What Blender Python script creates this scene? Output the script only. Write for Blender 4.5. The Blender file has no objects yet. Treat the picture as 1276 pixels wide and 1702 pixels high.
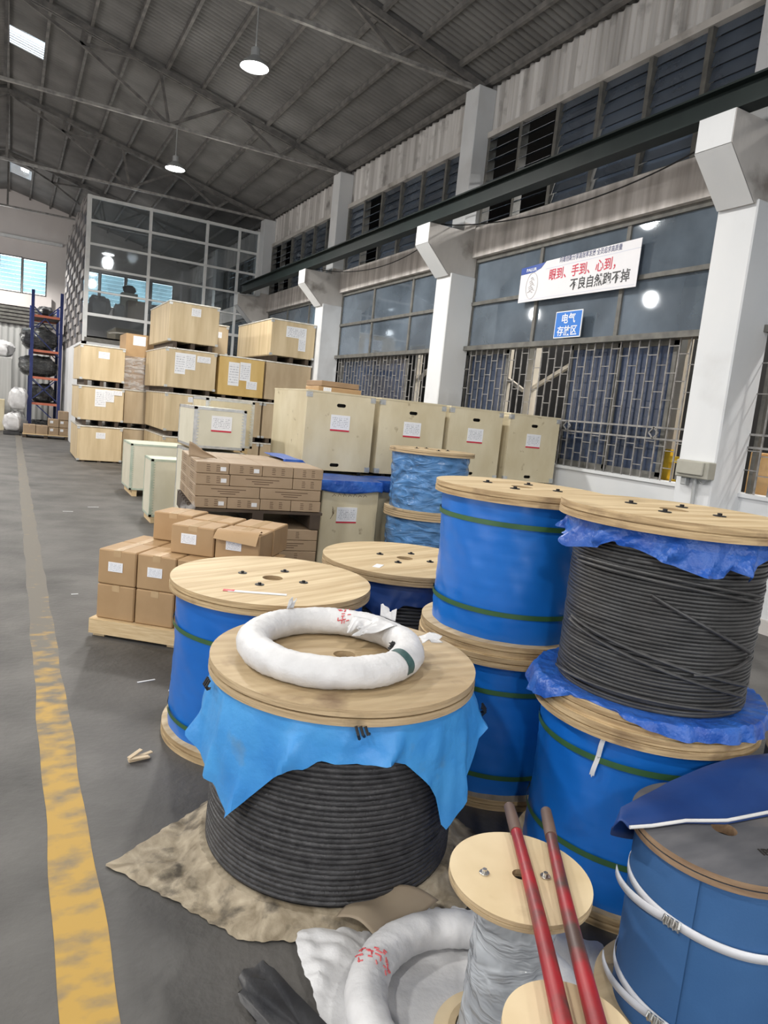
import bpy, bmesh, math, random
from mathutils import Vector, Matrix, Euler
from mathutils.geometry import tessellate_polygon
PI = math.pi
random.seed(7)
SC = bpy.context.scene
COL = SC.collection

# ------------------------------------------------------------------ camera, world, light, exposure
cam_d = bpy.data.cameras.new('camera')
cam = bpy.data.objects.new('camera', cam_d)
COL.objects.link(cam)
YAW, PIT, ROL, FPX = math.radians(28.7229), math.radians(-7.7815), math.radians(5.7911), 1155.46
fw = Vector((math.sin(YAW)*math.cos(PIT), math.cos(YAW)*math.cos(PIT), math.sin(PIT)))
rt = Vector((math.cos(YAW), -math.sin(YAW), 0))
up = rt.cross(fw)
rt2 = rt*math.cos(ROL) + up*math.sin(ROL)
up2 = -rt*math.sin(ROL) + up*math.cos(ROL)
m = Matrix((rt2, up2, -fw)).transposed().to_4x4()
m.translation = Vector((0, 0, 1.6))
cam.matrix_world = m
cam_d.sensor_fit = 'VERTICAL'
cam_d.sensor_height = 36.0
cam_d.lens = 36.0*FPX/1702.0
cam_d.clip_start = 0.05
cam_d.clip_end = 200
SC.camera = cam

SC.view_settings.view_transform = 'Standard'
SC.view_settings.look = 'None'
SC.view_settings.gamma = 1
SC.view_settings.use_curve_mapping = False
SC.view_settings.exposure = 0.0

W = bpy.data.worlds.new('sky')
SC.world = W
W.use_nodes = True
bg = W.node_tree.nodes['Background']
bg.inputs[0].default_value = (0.80, 0.92, 1.0, 1)
bg.inputs[1].default_value = 4.0

def lamp_light(name, loc, power, radius=0.16, col=(1.0, 0.97, 0.92), spot=165):
    l = bpy.data.lights.new(name, 'SPOT')
    l.energy = power
    l.spot_size = math.radians(spot)
    l.spot_blend = 0.35
    l.shadow_soft_size = radius
    l.color = col
    o = bpy.data.objects.new(name, l)
    o.location = loc
    COL.objects.link(o)
    if name == 'bay_light':      # added point fill that lifts the roof and eaves sheeting
        p = bpy.data.lights.new('bay_fill', 'POINT'); p.energy = power*0.075; p.shadow_soft_size = 0.12; p.color = col
        q = bpy.data.objects.new('bay_fill', p); q.location = (loc[0], loc[1], loc[2]-0.1); COL.objects.link(q)
    return o
LAMP_W = 560
LAMP_Z = 5.70
for ly, k in ((13.95, 1.0), (9.15, 1.0), (4.35, 0.42), (-0.45, 0.42), (-5.25, 0.5)):          # right row of high bay lamps (two of them in view)
    lamp_light('bay_light', (2.56, ly, LAMP_Z-0.22), LAMP_W*k)
for ly, k in ((23.5, 1.1), (18.75, 1.1), (13.95, 1.1), (9.15, 1.1), (4.35, 0.85), (-0.45, 0.85), (-5.25, 0.8)):   # left row
    lamp_light('bay_light', (-3.0, ly, LAMP_Z-0.22), LAMP_W*k)
lamp_light('bay_light', (3.2, 23.5, 5.7), 300)
lamp_light('bay_light', (-0.4, 25.5, LAMP_Z), 520)  # added light that brightens the end wall, outside the lamp rows
lamp_light('shed_light', (8.6, 6.5, 5.9), 620)
lamp_light('shed_light', (8.6, 12.5, 5.9), 480)
lamp_light('shed_light', (8.0, 2.4, 5.9), 560)  # added unseen light that brightens the orange cupboard
# area daylight from the left, and an added fill behind the camera
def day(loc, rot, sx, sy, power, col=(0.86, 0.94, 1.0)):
    l = bpy.data.lights.new('daylight_fill', 'AREA')
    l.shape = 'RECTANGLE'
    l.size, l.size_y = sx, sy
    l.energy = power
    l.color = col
    o = bpy.data.objects.new('daylight_fill', l)
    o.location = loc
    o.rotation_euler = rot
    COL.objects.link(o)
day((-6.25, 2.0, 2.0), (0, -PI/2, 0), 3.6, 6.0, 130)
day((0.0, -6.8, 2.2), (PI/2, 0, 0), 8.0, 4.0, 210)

# ------------------------------------------------------------------ materials
MATS = {}
def mat(name, col, col2=None, scale=6.0, stretch=(1, 1, 1), rough=0.6, metal=0.0, bump=0.0, bscale=None, detail=5.0,
        spots=None, spot_scale=2.0, spot_lo=0.55, spot_hi=0.7, spec=0.5, bstretch=None, rand=True, distort=0.0, trans=0.0):
    if name in MATS: return MATS[name]
    M = bpy.data.materials.new(name); M.use_nodes = True
    nt = M.node_tree; N = nt.nodes; L = nt.links
    b = N['Principled BSDF']
    b.inputs['Roughness'].default_value = rough
    b.inputs['Metallic'].default_value = metal
    b.inputs['Specular IOR Level'].default_value = spec
    if trans: b.inputs['Transmission Weight'].default_value = trans
    b.inputs['Base Color'].default_value = (*col, 1)
    tc = N.new('ShaderNodeTexCoord')
    src = tc.outputs['Object']
    if rand:
        oi = N.new('ShaderNodeObjectInfo')
        add = N.new('ShaderNodeVectorMath'); add.operation = 'MULTIPLY_ADD'
        comb = N.new('ShaderNodeCombineXYZ')
        for i in range(3): L.new(oi.outputs['Random'], comb.inputs[i])
        L.new(comb.outputs[0], add.inputs[0])
        add.inputs[1].default_value = (37.0, 53.0, 71.0)
        L.new(src, add.inputs[2]); src = add.outputs[0]
    def noise(sc, st, det=detail, dis=0.0):
        mp = N.new('ShaderNodeMapping'); mp.inputs['Scale'].default_value = st
        L.new(src, mp.inputs['Vector'])
        n = N.new('ShaderNodeTexNoise'); n.inputs['Scale'].default_value = sc; n.inputs['Detail'].default_value = det
        n.inputs['Distortion'].default_value = dis
        L.new(mp.outputs[0], n.inputs['Vector'])
        return n.outputs['Fac']
    cur = None
    if col2 is not None:
        f = noise(scale, stretch, detail, distort)
        rp = N.new('ShaderNodeMapRange'); rp.inputs['From Min'].default_value = 0.32; rp.inputs['From Max'].default_value = 0.68
        L.new(f, rp.inputs['Value'])
        mx = N.new('ShaderNodeMix'); mx.data_type = 'RGBA'
        L.new(rp.outputs[0], mx.inputs['Factor'])
        mx.inputs['A'].default_value = (*col, 1); mx.inputs['B'].default_value = (*col2, 1)
        cur = mx.outputs['Result']
    if spots is not None:
        f = noise(spot_scale, (1, 1, 1), 8.0)
        rp = N.new('ShaderNodeMapRange'); rp.inputs['From Min'].default_value = spot_lo; rp.inputs['From Max'].default_value = spot_hi
        L.new(f, rp.inputs['Value'])
        mx = N.new('ShaderNodeMix'); mx.data_type = 'RGBA'
        L.new(rp.outputs[0], mx.inputs['Factor'])
        if cur is None: mx.inputs['A'].default_value = (*col, 1)
        else: L.new(cur, mx.inputs['A'])
        mx.inputs['B'].default_value = (*spots, 1)
        cur = mx.outputs['Result']
    if cur is not None: L.new(cur, b.inputs['Base Color'])
    if bump:
        f = noise(bscale or scale*2, bstretch or stretch, 6.0)
        bp = N.new('ShaderNodeBump'); bp.inputs['Strength'].default_value = bump; bp.inputs['Distance'].default_value = 0.02
        L.new(f, bp.inputs['Height']); L.new(bp.outputs[0], b.inputs['Normal'])
    MATS[name] = M
    return M

def glass_mat(name, tint, film, film_amt, gloss=0.12, rough=0.04):
    M = bpy.data.materials.new(name); M.use_nodes = True
    nt = M.node_tree; N = nt.nodes; L = nt.links
    N.remove(N['Principled BSDF'])
    out = N['Material Output']
    t = N.new('ShaderNodeBsdfTransparent'); t.inputs[0].default_value = (*tint, 1)
    d = N.new('ShaderNodeBsdfDiffuse'); d.inputs[0].default_value = (*film, 1)
    g = N.new('ShaderNodeBsdfGlossy'); g.inputs['Roughness'].default_value = rough; g.inputs[0].default_value = (0.9, 0.95, 1, 1)
    tc = N.new('ShaderNodeTexCoord'); n = N.new('ShaderNodeTexNoise'); n.inputs['Scale'].default_value = 1.3; n.inputs['Detail'].default_value = 6
    L.new(tc.outputs['Object'], n.inputs['Vector'])
    mr = N.new('ShaderNodeMapRange'); mr.inputs['From Min'].default_value = 0.3; mr.inputs['From Max'].default_value = 0.75
    mr.inputs['To Min'].default_value = film_amt*0.6; mr.inputs['To Max'].default_value = min(1, film_amt*1.4)
    L.new(n.outputs['Fac'], mr.inputs['Value'])
    m1 = N.new('ShaderNodeMixShader'); L.new(mr.outputs[0], m1.inputs[0]); L.new(t.outputs[0], m1.inputs[1]); L.new(d.outputs[0], m1.inputs[2])
    fr = N.new('ShaderNodeFresnel'); fr.inputs[0].default_value = 1.5
    ma = N.new('ShaderNodeMath'); ma.operation = 'ADD'; ma.use_clamp = True; ma.inputs[1].default_value = gloss*0.5
    L.new(fr.outputs[0], ma.inputs[0])
    m2 = N.new('ShaderNodeMixShader'); L.new(ma.outputs[0], m2.inputs[0]); L.new(m1.outputs[0], m2.inputs[1]); L.new(g.outputs[0], m2.inputs[2])
    L.new(m2.outputs[0], out.inputs[0])
    MATS[name] = M
    return M

def film_mat(name, col, amt, rough=0.15):
    """thin crinkled plastic film: partly clear, glossy, wrinkled"""
    M = bpy.data.materials.new(name); M.use_nodes = True
    nt = M.node_tree; N = nt.nodes; L = nt.links
    b = N['Principled BSDF']; out = N['Material Output']
    b.inputs['Base Color'].default_value = (*col, 1); b.inputs['Roughness'].default_value = rough
    tc = N.new('ShaderNodeTexCoord'); mp = N.new('ShaderNodeMapping'); mp.inputs['Scale'].default_value = (1, 1, 2.6); mp.inputs['Rotation'].default_value = (0.4, 0.5, 0.3)
    L.new(tc.outputs['Object'], mp.inputs[0])
    n = N.new('ShaderNodeTexNoise'); n.inputs['Scale'].default_value = 4; n.inputs['Detail'].default_value = 3; n.inputs['Distortion'].default_value = 1.6
    L.new(mp.outputs[0], n.inputs['Vector'])
    bp = N.new('ShaderNodeBump'); bp.inputs['Strength'].default_value = 0.8; bp.inputs['Distance'].default_value = 0.05
    L.new(n.outputs['Fac'], bp.inputs['Height']); L.new(bp.outputs[0], b.inputs['Normal'])
    t = N.new('ShaderNodeBsdfTransparent')
    mr = N.new('ShaderNodeMapRange'); mr.inputs['From Min'].default_value = 0.3; mr.inputs['From Max'].default_value = 0.7
    mr.inputs['To Min'].default_value = max(0, amt-0.25); mr.inputs['To Max'].default_value = min(1, amt+0.25)
    L.new(n.outputs['Fac'], mr.inputs['Value'])
    mx = N.new('ShaderNodeMixShader'); L.new(mr.outputs[0], mx.inputs[0]); L.new(t.outputs[0], mx.inputs[1]); L.new(b.outputs[0], mx.inputs[2])
    L.new(mx.outputs[0], out.inputs[0])
    MATS[name] = M
    return M

def emit_mat(name, col, s):
    M = bpy.data.materials.new(name); M.use_nodes = True
    N = M.node_tree.nodes
    b = N['Principled BSDF']
    b.inputs['Base Color'].default_value = (0.8, 0.8, 0.8, 1)
    b.inputs['Emission Color'].default_value = (*col, 1); b.inputs['Emission Strength'].default_value = s
    MATS[name] = M
    return M

def paper_mat(name, red, cell=0.011):
    """white sheet with grey printed lines; object x runs along the lines, z up; a red bar at the foot if red"""
    M = bpy.data.materials.new(name); M.use_nodes = True
    nt = M.node_tree; N = nt.nodes; L = nt.links
    b = N['Principled BSDF']; b.inputs['Roughness'].default_value = 0.55
    tc = N.new('ShaderNodeTexCoord'); sp = N.new('ShaderNodeSeparateXYZ'); L.new(tc.outputs['Generated'], sp.inputs[0])
    def math_(op, a, bb):
        k = N.new('ShaderNodeMath'); k.operation = op
        for i, v in enumerate((a, bb)):
            if isinstance(v, (int, float)): k.inputs[i].default_value = v
            else: L.new(v, k.inputs[i])
        return k.outputs[0]
    z = sp.outputs['Z']; x = sp.outputs['X']
    fr = math_('FRACT', math_('MULTIPLY', z, 9.0), 0)
    line = math_('LESS_THAN', fr, 0.5)
    n = N.new('ShaderNodeTexNoise'); n.inputs['Scale'].default_value = 1.0; n.inputs['Detail'].default_value = 2
    cb = N.new('ShaderNodeCombineXYZ'); L.new(math_('MULTIPLY', x, 26.0), cb.inputs[0]); L.new(math_('MULTIPLY', math_('FLOOR', math_('MULTIPLY', z, 9.0), 0), 7.3), cb.inputs[2])
    L.new(cb.outputs[0], n.inputs['Vector'])
    ink = math_('MULTIPLY', line, math_('GREATER_THAN', n.outputs['Fac'], 0.5))
    inx = math_('MULTIPLY', math_('GREATER_THAN', x, 0.08), math_('LESS_THAN', x, 0.92))
    inz = math_('MULTIPLY', math_('GREATER_THAN', z, 0.24 if red else 0.1), math_('LESS_THAN', z, 0.9))
    ink = math_('MULTIPLY', math_('MULTIPLY', ink, inx), inz)
    mx = N.new('ShaderNodeMix'); mx.data_type = 'RGBA'; L.new(math_('MULTIPLY', ink, 0.6), mx.inputs['Factor'])
    mx.inputs['A'].default_value = (0.80, 0.81, 0.84, 1); mx.inputs['B'].default_value = (0.20, 0.22, 0.28, 1)
    cur = mx.outputs['Result']
    if red:
        m2 = N.new('ShaderNodeMix'); m2.data_type = 'RGBA'; L.new(math_('LESS_THAN', z, 0.10), m2.inputs['Factor'])
        L.new(cur, m2.inputs['A']); m2.inputs['B'].default_value = (0.55, 0.02, 0.05, 1); cur = m2.outputs['Result']
    L.new(cur, b.inputs['Base Color'])
    MATS[name] = M
    return M

# the hall
mat('floor_concrete', (0.054, 0.051, 0.048), (0.118, 0.112, 0.105), 1.9, (1, 1, 1), 0.62, bump=0.25, bscale=28, detail=9, spots=(0.034, 0.032, 0.030), spot_scale=1.3, spot_lo=0.54, spot_hi=0.72, rand=False)
mat('white_paint', (0.62, 0.64, 0.66), (0.70, 0.71, 0.72), 1.3, (1, 1, 0.5), 0.6, spots=(0.50, 0.50, 0.50), spot_scale=1.2, spot_lo=0.58, spot_hi=0.8)
mat('raw_concrete', (0.42, 0.40, 0.38), (0.58, 0.555, 0.53), 2.2, (1, 1, 0.35), 0.8, bump=0.3, bscale=14, spots=(0.22, 0.20, 0.18), spot_scale=2.2)
mat('stained_concrete', (0.70, 0.665, 0.64), (0.40, 0.37, 0.35), 5.0, (1, 1.6, 0.12), 0.8, bump=0.2, bscale=14, spots=(0.28, 0.26, 0.24), spot_scale=1.5, spot_lo=0.6, spot_hi=0.8)
mat('fascia_sheet', (0.76, 0.745, 0.73), (0.36, 0.345, 0.33), 7.0, (1, 1, 0.04), 0.6, spots=(0.20, 0.19, 0.18), spot_scale=3.0, spot_lo=0.58, spot_hi=0.75)
mat('roof_sheet', (0.12, 0.118, 0.116), (0.20, 0.197, 0.193), 1.3, (1, 1, 1), 0.6, spots=(0.075, 0.073, 0.070), spot_scale=0.7, spot_lo=0.58, spot_hi=0.8, rand=False)
mat('roof_steel', (0.10, 0.098, 0.096), (0.21, 0.20, 0.19), 7, (1, 1, 1), 0.6, metal=0.1)
mat('chord_steel', (0.20, 0.195, 0.19), (0.42, 0.41, 0.39), 9, (1, 1, 1), 0.5, metal=0.15)
mat('crane_green', (0.006, 0.012, 0.012), (0.011, 0.019, 0.018), 4, (1, 1, 1), 0.6, spec=0.3)
mat('window_steel', (0.085, 0.085, 0.078), (0.155, 0.15, 0.135), 9, (1, 1, 1), 0.6)
mat('grille_steel', (0.15, 0.145, 0.14), (0.30, 0.29, 0.28), 14, (1, 1, 1), 0.55)
mat('cream_paint', (0.70, 0.62, 0.50), (0.78, 0.72, 0.62), 3, (1, 1, 1), 0.6)
mat('dark_interior', (0.012, 0.0115, 0.011), (0.022, 0.020, 0.019), 1, (1, 1, 1), 0.8)  # near-black so the darkness of the interior is in the colour
mat('yellow_paint', (0.80, 0.50, 0.03), (0.86, 0.58, 0.06), 4, (1, 1, 1), 0.5)
mat('orange_panel', (0.75, 0.42, 0.15), (0.82, 0.55, 0.28), 4, (1, 1, 1), 0.5)
mat('white_frame', (0.60, 0.62, 0.63), (0.72, 0.73, 0.73), 6, (1, 1, 1), 0.45)
mat('end_wall', (0.60, 0.55, 0.54), (0.70, 0.66, 0.64), 0.8, (1, 1, 0.5), 0.7)
mat('partition_grey', (0.24, 0.225, 0.22), (0.36, 0.34, 0.33), 6, (1, 1, 1), 0.6)
mat('shutter_grey', (0.40, 0.41, 0.40), (0.52, 0.52, 0.51), 3, (6, 1, 0.1), 0.5)
glass_mat('dusty_sheen_glass', (0.34, 0.40, 0.45), (0.20, 0.25, 0.31), 0.60, 0.16)  # film is dust plus reflected brightness put into its colour
glass_mat('navy_glass', (0.16, 0.20, 0.27), (0.050, 0.070, 0.125), 0.80, 0.05)
glass_mat('louvre_glass', (0.30, 0.34, 0.38), (0.13, 0.16, 0.21), 0.62, 0.12)
glass_mat('clear_glass', (0.84, 0.88, 0.90), (0.16, 0.17, 0.175), 0.20, 0.18)  # grey film stands in for the roof reflected in the panes
glass_mat('bright_louvre', (0.62, 0.77, 0.80), (0.55, 0.65, 0.67), 0.34, 0.05)
glass_mat('skylight_sheet', (0.95, 0.97, 1.0), (0.9, 0.9, 0.9), 0.10, 0.0)
emit_mat('lamp_glow', (1.0, 0.99, 0.96), 24.0)
mat('lamp_metal', (0.52, 0.54, 0.55), None, rough=0.35, metal=0.5)
# packing and drums
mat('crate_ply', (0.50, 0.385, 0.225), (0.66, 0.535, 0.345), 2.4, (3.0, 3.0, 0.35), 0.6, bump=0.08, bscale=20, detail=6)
mat('crate_pale', (0.58, 0.50, 0.33), (0.68, 0.61, 0.44), 3.0, (1.6, 1.6, 0.7), 0.6, bump=0.1, bscale=16, spots=(0.36, 0.29, 0.18), spot_scale=9, spot_lo=0.66, spot_hi=0.74)
mat('crate_yellow', (0.56, 0.37, 0.12), (0.65, 0.46, 0.18), 3.0, (2, 2, 0.5), 0.55)
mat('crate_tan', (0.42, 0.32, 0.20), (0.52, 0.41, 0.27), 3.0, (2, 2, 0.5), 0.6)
mat('crate_white', (0.60, 0.57, 0.45), (0.69, 0.66, 0.54), 4.0, (1, 1, 0.6), 0.55)
mat('dark_wood', (0.040, 0.027, 0.019), (0.075, 0.052, 0.034), 6, (1, 1, 1), 0.7)
mat('galvanised', (0.50, 0.52, 0.52), (0.66, 0.67, 0.67), 22, (1, 1, 1), 0.35, metal=0.6)
mat('green_edge', (0.36, 0.44, 0.36), (0.50, 0.55, 0.46), 9, (1, 1, 1), 0.5)
mat('clear_wrap', (0.78, 0.77, 0.72), (0.55, 0.52, 0.45), 14, (1, 1, 1), 0.18, bump=0.5, bscale=18)
mat('pine', (0.57, 0.41, 0.22), (0.70, 0.54, 0.32), 9, (1, 12, 12), 0.65, bump=0.15, bscale=12)
mat('flange_ply', (0.47, 0.335, 0.175), (0.69, 0.55, 0.34), 3.2, (0.5, 7, 3), 0.6, bump=0.15, bscale=9, bstretch=(0.5, 8, 3), detail=7, spots=(0.35, 0.25, 0.13), spot_scale=3.5, spot_lo=0.60, spot_hi=0.82)
mat('flange_edge', (0.30, 0.20, 0.10), (0.57, 0.42, 0.235), 5, (1.0, 1.0, 16), 0.7, bump=0.3, bscale=6, bstretch=(1, 1, 14), spots=(0.20, 0.13, 0.07), spot_scale=6, spot_lo=0.60, spot_hi=0.75)
mat('worn_ply', (0.37, 0.265, 0.145), (0.54, 0.42, 0.255), 3.0, (0.6, 5, 3), 0.65, bump=0.15, bscale=9, spots=(0.20, 0.13, 0.075), spot_scale=5, spot_lo=0.58, spot_hi=0.74)
mat('worn_edge', (0.40, 0.29, 0.165), (0.54, 0.41, 0.25), 5, (1, 1, 14), 0.7, bump=0.3, bscale=6, bstretch=(1, 1, 14), spots=(0.13, 0.10, 0.06), spot_scale=7, spot_lo=0.60, spot_hi=0.76)
mat('reel_ply', (0.60, 0.47, 0.28), (0.72, 0.59, 0.385), 5.0, (1, 1, 1), 0.6, spots=(0.42, 0.30, 0.16), spot_scale=6, spot_lo=0.62, spot_hi=0.8)
mat('dark_flange', (0.070, 0.072, 0.082), (0.125, 0.125, 0.135), 5, (1, 3, 1), 0.55, spots=(0.20, 0.175, 0.15), spot_scale=4, spot_lo=0.62, spot_hi=0.8)
mat('brown_rim', (0.20, 0.125, 0.075), (0.32, 0.215, 0.13), 9, (1, 1, 6), 0.7)
mat('blue_wrap', (0.006, 0.125, 0.50), (0.010, 0.155, 0.57), 2.2, (1, 1, 0.6), 0.32, bump=0.06, bscale=5, bstretch=(1, 1, 3))
mat('blue_cloth', (0.030, 0.105, 0.27), (0.044, 0.135, 0.32), 3, (1, 1, 1), 0.6, bump=0.04, bscale=200)
mat('green_strap', (0.030, 0.095, 0.035), (0.045, 0.125, 0.045), 9, (1, 1, 1), 0.4)
mat('blue_tarp_light', (0.035, 0.235, 0.62), (0.075, 0.35, 0.74), 4, (1, 1, 1), 0.42, bump=0.5, bscale=9, spots=(0.12, 0.24, 0.38), spot_scale=6, spot_lo=0.62, spot_hi=0.8)
mat('blue_tarp', (0.012, 0.070, 0.36), (0.032, 0.13, 0.48), 9, (1, 1, 1), 0.33, bump=0.9, bscale=16)
mat('navy_tarp', (0.006, 0.034, 0.16), (0.010, 0.048, 0.20), 5, (1, 1, 1), 0.5, bump=0.1, bscale=14)
mat('tarp_hem', (0.62, 0.62, 0.62), (0.72, 0.71, 0.70), 9, (1, 1, 1), 0.6)
mat('black_cable', (0.030, 0.030, 0.031), (0.055, 0.055, 0.056), 9, (1, 1, 6), 0.42, bump=0.1, bscale=30)
mat('steel_rope', (0.032, 0.032, 0.035), (0.062, 0.062, 0.066), 30, (1, 1, 1), 0.42, bump=0.25, bscale=120, metal=0.2)
film_mat('blue_film', (0.12, 0.30, 0.62), 0.74, 0.14)
film_mat('grey_film', (0.50, 0.53, 0.57), 0.82, 0.14)
film_mat('clear_film', (0.75, 0.75, 0.75), 0.30, 0.10)
film_mat('black_film', (0.055, 0.058, 0.060), 0.96, 0.14)
mat('carton', (0.37, 0.235, 0.115), (0.43, 0.28, 0.145), 5, (1, 1, 1), 0.65, bump=0.04, bscale=20)
mat('carton_dark', (0.25, 0.165, 0.095), (0.31, 0.205, 0.12), 5, (1, 1, 1), 0.65)
mat('carton_grey', (0.30, 0.215, 0.135), (0.35, 0.255, 0.165), 5, (1, 1, 1), 0.6)
mat('packing_tape', (0.46, 0.31, 0.165), (0.52, 0.37, 0.21), 9, (1, 1, 1), 0.25)
mat('print_brown', (0.10, 0.058, 0.032), None, rough=0.6)
mat('woven_white', (0.56, 0.56, 0.57), (0.68, 0.68, 0.69), 9, (1, 1, 1), 0.55, bump=0.35, bscale=22)
mat('red_ink', (0.60, 0.03, 0.05), (0.66, 0.20, 0.20), 40, (1, 1, 1), 0.6)
mat('green_net', (0.03, 0.075, 0.075), (0.06, 0.12, 0.115), 40, (1, 1, 1), 0.5)
mat('kraft_sheet', (0.20, 0.16, 0.105), (0.44, 0.375, 0.275), 9, (1, 1, 1), 0.75, bump=0.9, bscale=11, distort=1.5, spots=(0.075, 0.062, 0.045), spot_scale=11, spot_lo=0.52, spot_hi=0.66)
mat('kraft_flap', (0.26, 0.205, 0.145), (0.33, 0.27, 0.195), 6, (1, 1, 1), 0.7)
mat('white_strap', (0.68, 0.69, 0.74), (0.74, 0.75, 0.79), 9, (1, 1, 1), 0.4)
mat('chrome', (0.70, 0.69, 0.66), (0.50, 0.49, 0.46), 40, (1, 1, 1), 0.22, metal=0.9)
mat('handle_red', (0.36, 0.016, 0.024), (0.20, 0.018, 0.022), 9, (1, 1, 1), 0.42, spots=(0.075, 0.045, 0.038), spot_scale=7, spot_lo=0.46, spot_hi=0.60)
mat('grip_brown', (0.10, 0.065, 0.052), (0.15, 0.095, 0.07), 9, (1, 1, 1), 0.6)
mat('black_metal', (0.02, 0.02, 0.022), None, rough=0.45, metal=0.4)
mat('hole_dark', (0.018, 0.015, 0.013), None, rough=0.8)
mat('rack_blue', (0.010, 0.020, 0.115), (0.016, 0.032, 0.16), 5, (1, 1, 1), 0.45)
mat('rack_orange', (0.52, 0.13, 0.07), (0.62, 0.21, 0.13), 5, (1, 1, 1), 0.5)
mat('bag_grey', (0.20, 0.20, 0.205), (0.28, 0.28, 0.28), 6, (1, 1, 1), 0.6, bump=0.4, bscale=9)
mat('bag_black', (0.025, 0.025, 0.028), (0.05, 0.05, 0.052), 6, (1, 1, 1), 0.45, bump=0.4, bscale=9)
mat('box_grey', (0.34, 0.33, 0.28), (0.40, 0.39, 0.34), 6, (1, 1, 1), 0.45)
mat('conduit', (0.42, 0.43, 0.43), None, rough=0.4, metal=0.2)
mat('banner_white', (0.70, 0.70, 0.74), (0.76, 0.75, 0.78), 2, (1, 1, 1), 0.45)
mat('banner_blue', (0.035, 0.085, 0.36), None, rough=0.45)
mat('banner_lilac', (0.55, 0.57, 0.68), None, rough=0.45)
mat('banner_grey', (0.42, 0.41, 0.42), (0.62, 0.60, 0.60), 9, (1, 1, 1), 0.5)
mat('text_red', (0.55, 0.02, 0.06), None, rough=0.5)
mat('text_black', (0.02, 0.02, 0.025), None, rough=0.5)
mat('text_navy', (0.05, 0.06, 0.16), None, rough=0.5)
mat('sign_blue', (0.012, 0.17, 0.62), None, rough=0.4)
mat('sign_white', (0.80, 0.82, 0.84), None, rough=0.45)
mat('paper_white', (0.72, 0.73, 0.75), (0.64, 0.65, 0.67), 20, (1, 1, 1), 0.5)
mat('scrap_wood', (0.55, 0.42, 0.27), (0.66, 0.53, 0.36), 9, (1, 6, 1), 0.7)
paper_mat('label_red_bar', True)
paper_mat('label_plain', False)

def line_paint():
    M = bpy.data.materials.new('worn_yellow_paint'); M.use_nodes = True
    nt = M.node_tree; N = nt.nodes; L = nt.links
    b = N['Principled BSDF']; b.inputs['Roughness'].default_value = 0.6
    tc = N.new('ShaderNodeTexCoord')
    def noise(sc, det, st=(1, 1, 1)):
        mp = N.new('ShaderNodeMapping'); mp.inputs['Scale'].default_value = st; L.new(tc.outputs['Object'], mp.inputs[0])
        n = N.new('ShaderNodeTexNoise'); n.inputs['Scale'].default_value = sc; n.inputs['Detail'].default_value = det; L.new(mp.outputs[0], n.inputs['Vector']); return n.outputs['Fac']
    sp = N.new('ShaderNodeSeparateXYZ'); L.new(tc.outputs['Object'], sp.inputs[0])
    # the paint is worn away towards the far end of the aisle, where the trucks turn
    wr = N.new('ShaderNodeMapRange'); wr.inputs['From Min'].default_value = 2.6; wr.inputs['From Max'].default_value = 6.0
    wr.inputs['To Min'].default_value = 0.0; wr.inputs['To Max'].default_value = 0.36; L.new(sp.outputs['Y'], wr.inputs['Value'])
    ad = N.new('ShaderNodeMath'); ad.operation = 'ADD'; L.new(wr.outputs[0], ad.inputs[0]); L.new(noise(10, 12, (0.8, 1.2, 1)), ad.inputs[1])
    mr = N.new('ShaderNodeMapRange'); mr.inputs['From Min'].default_value = 0.45; mr.inputs['From Max'].default_value = 0.74; L.new(ad.outputs[0], mr.inputs['Value'])
    mx = N.new('ShaderNodeMix'); mx.data_type = 'RGBA'; L.new(mr.outputs[0], mx.inputs['Factor'])
    mx.inputs['A'].default_value = (0.43, 0.26, 0.042, 1); mx.inputs['B'].default_value = (0.128, 0.114, 0.092, 1)
    L.new(mx.outputs['Result'], b.inputs['Base Color'])
    MATS['worn_yellow_paint'] = M
line_paint()

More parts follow.
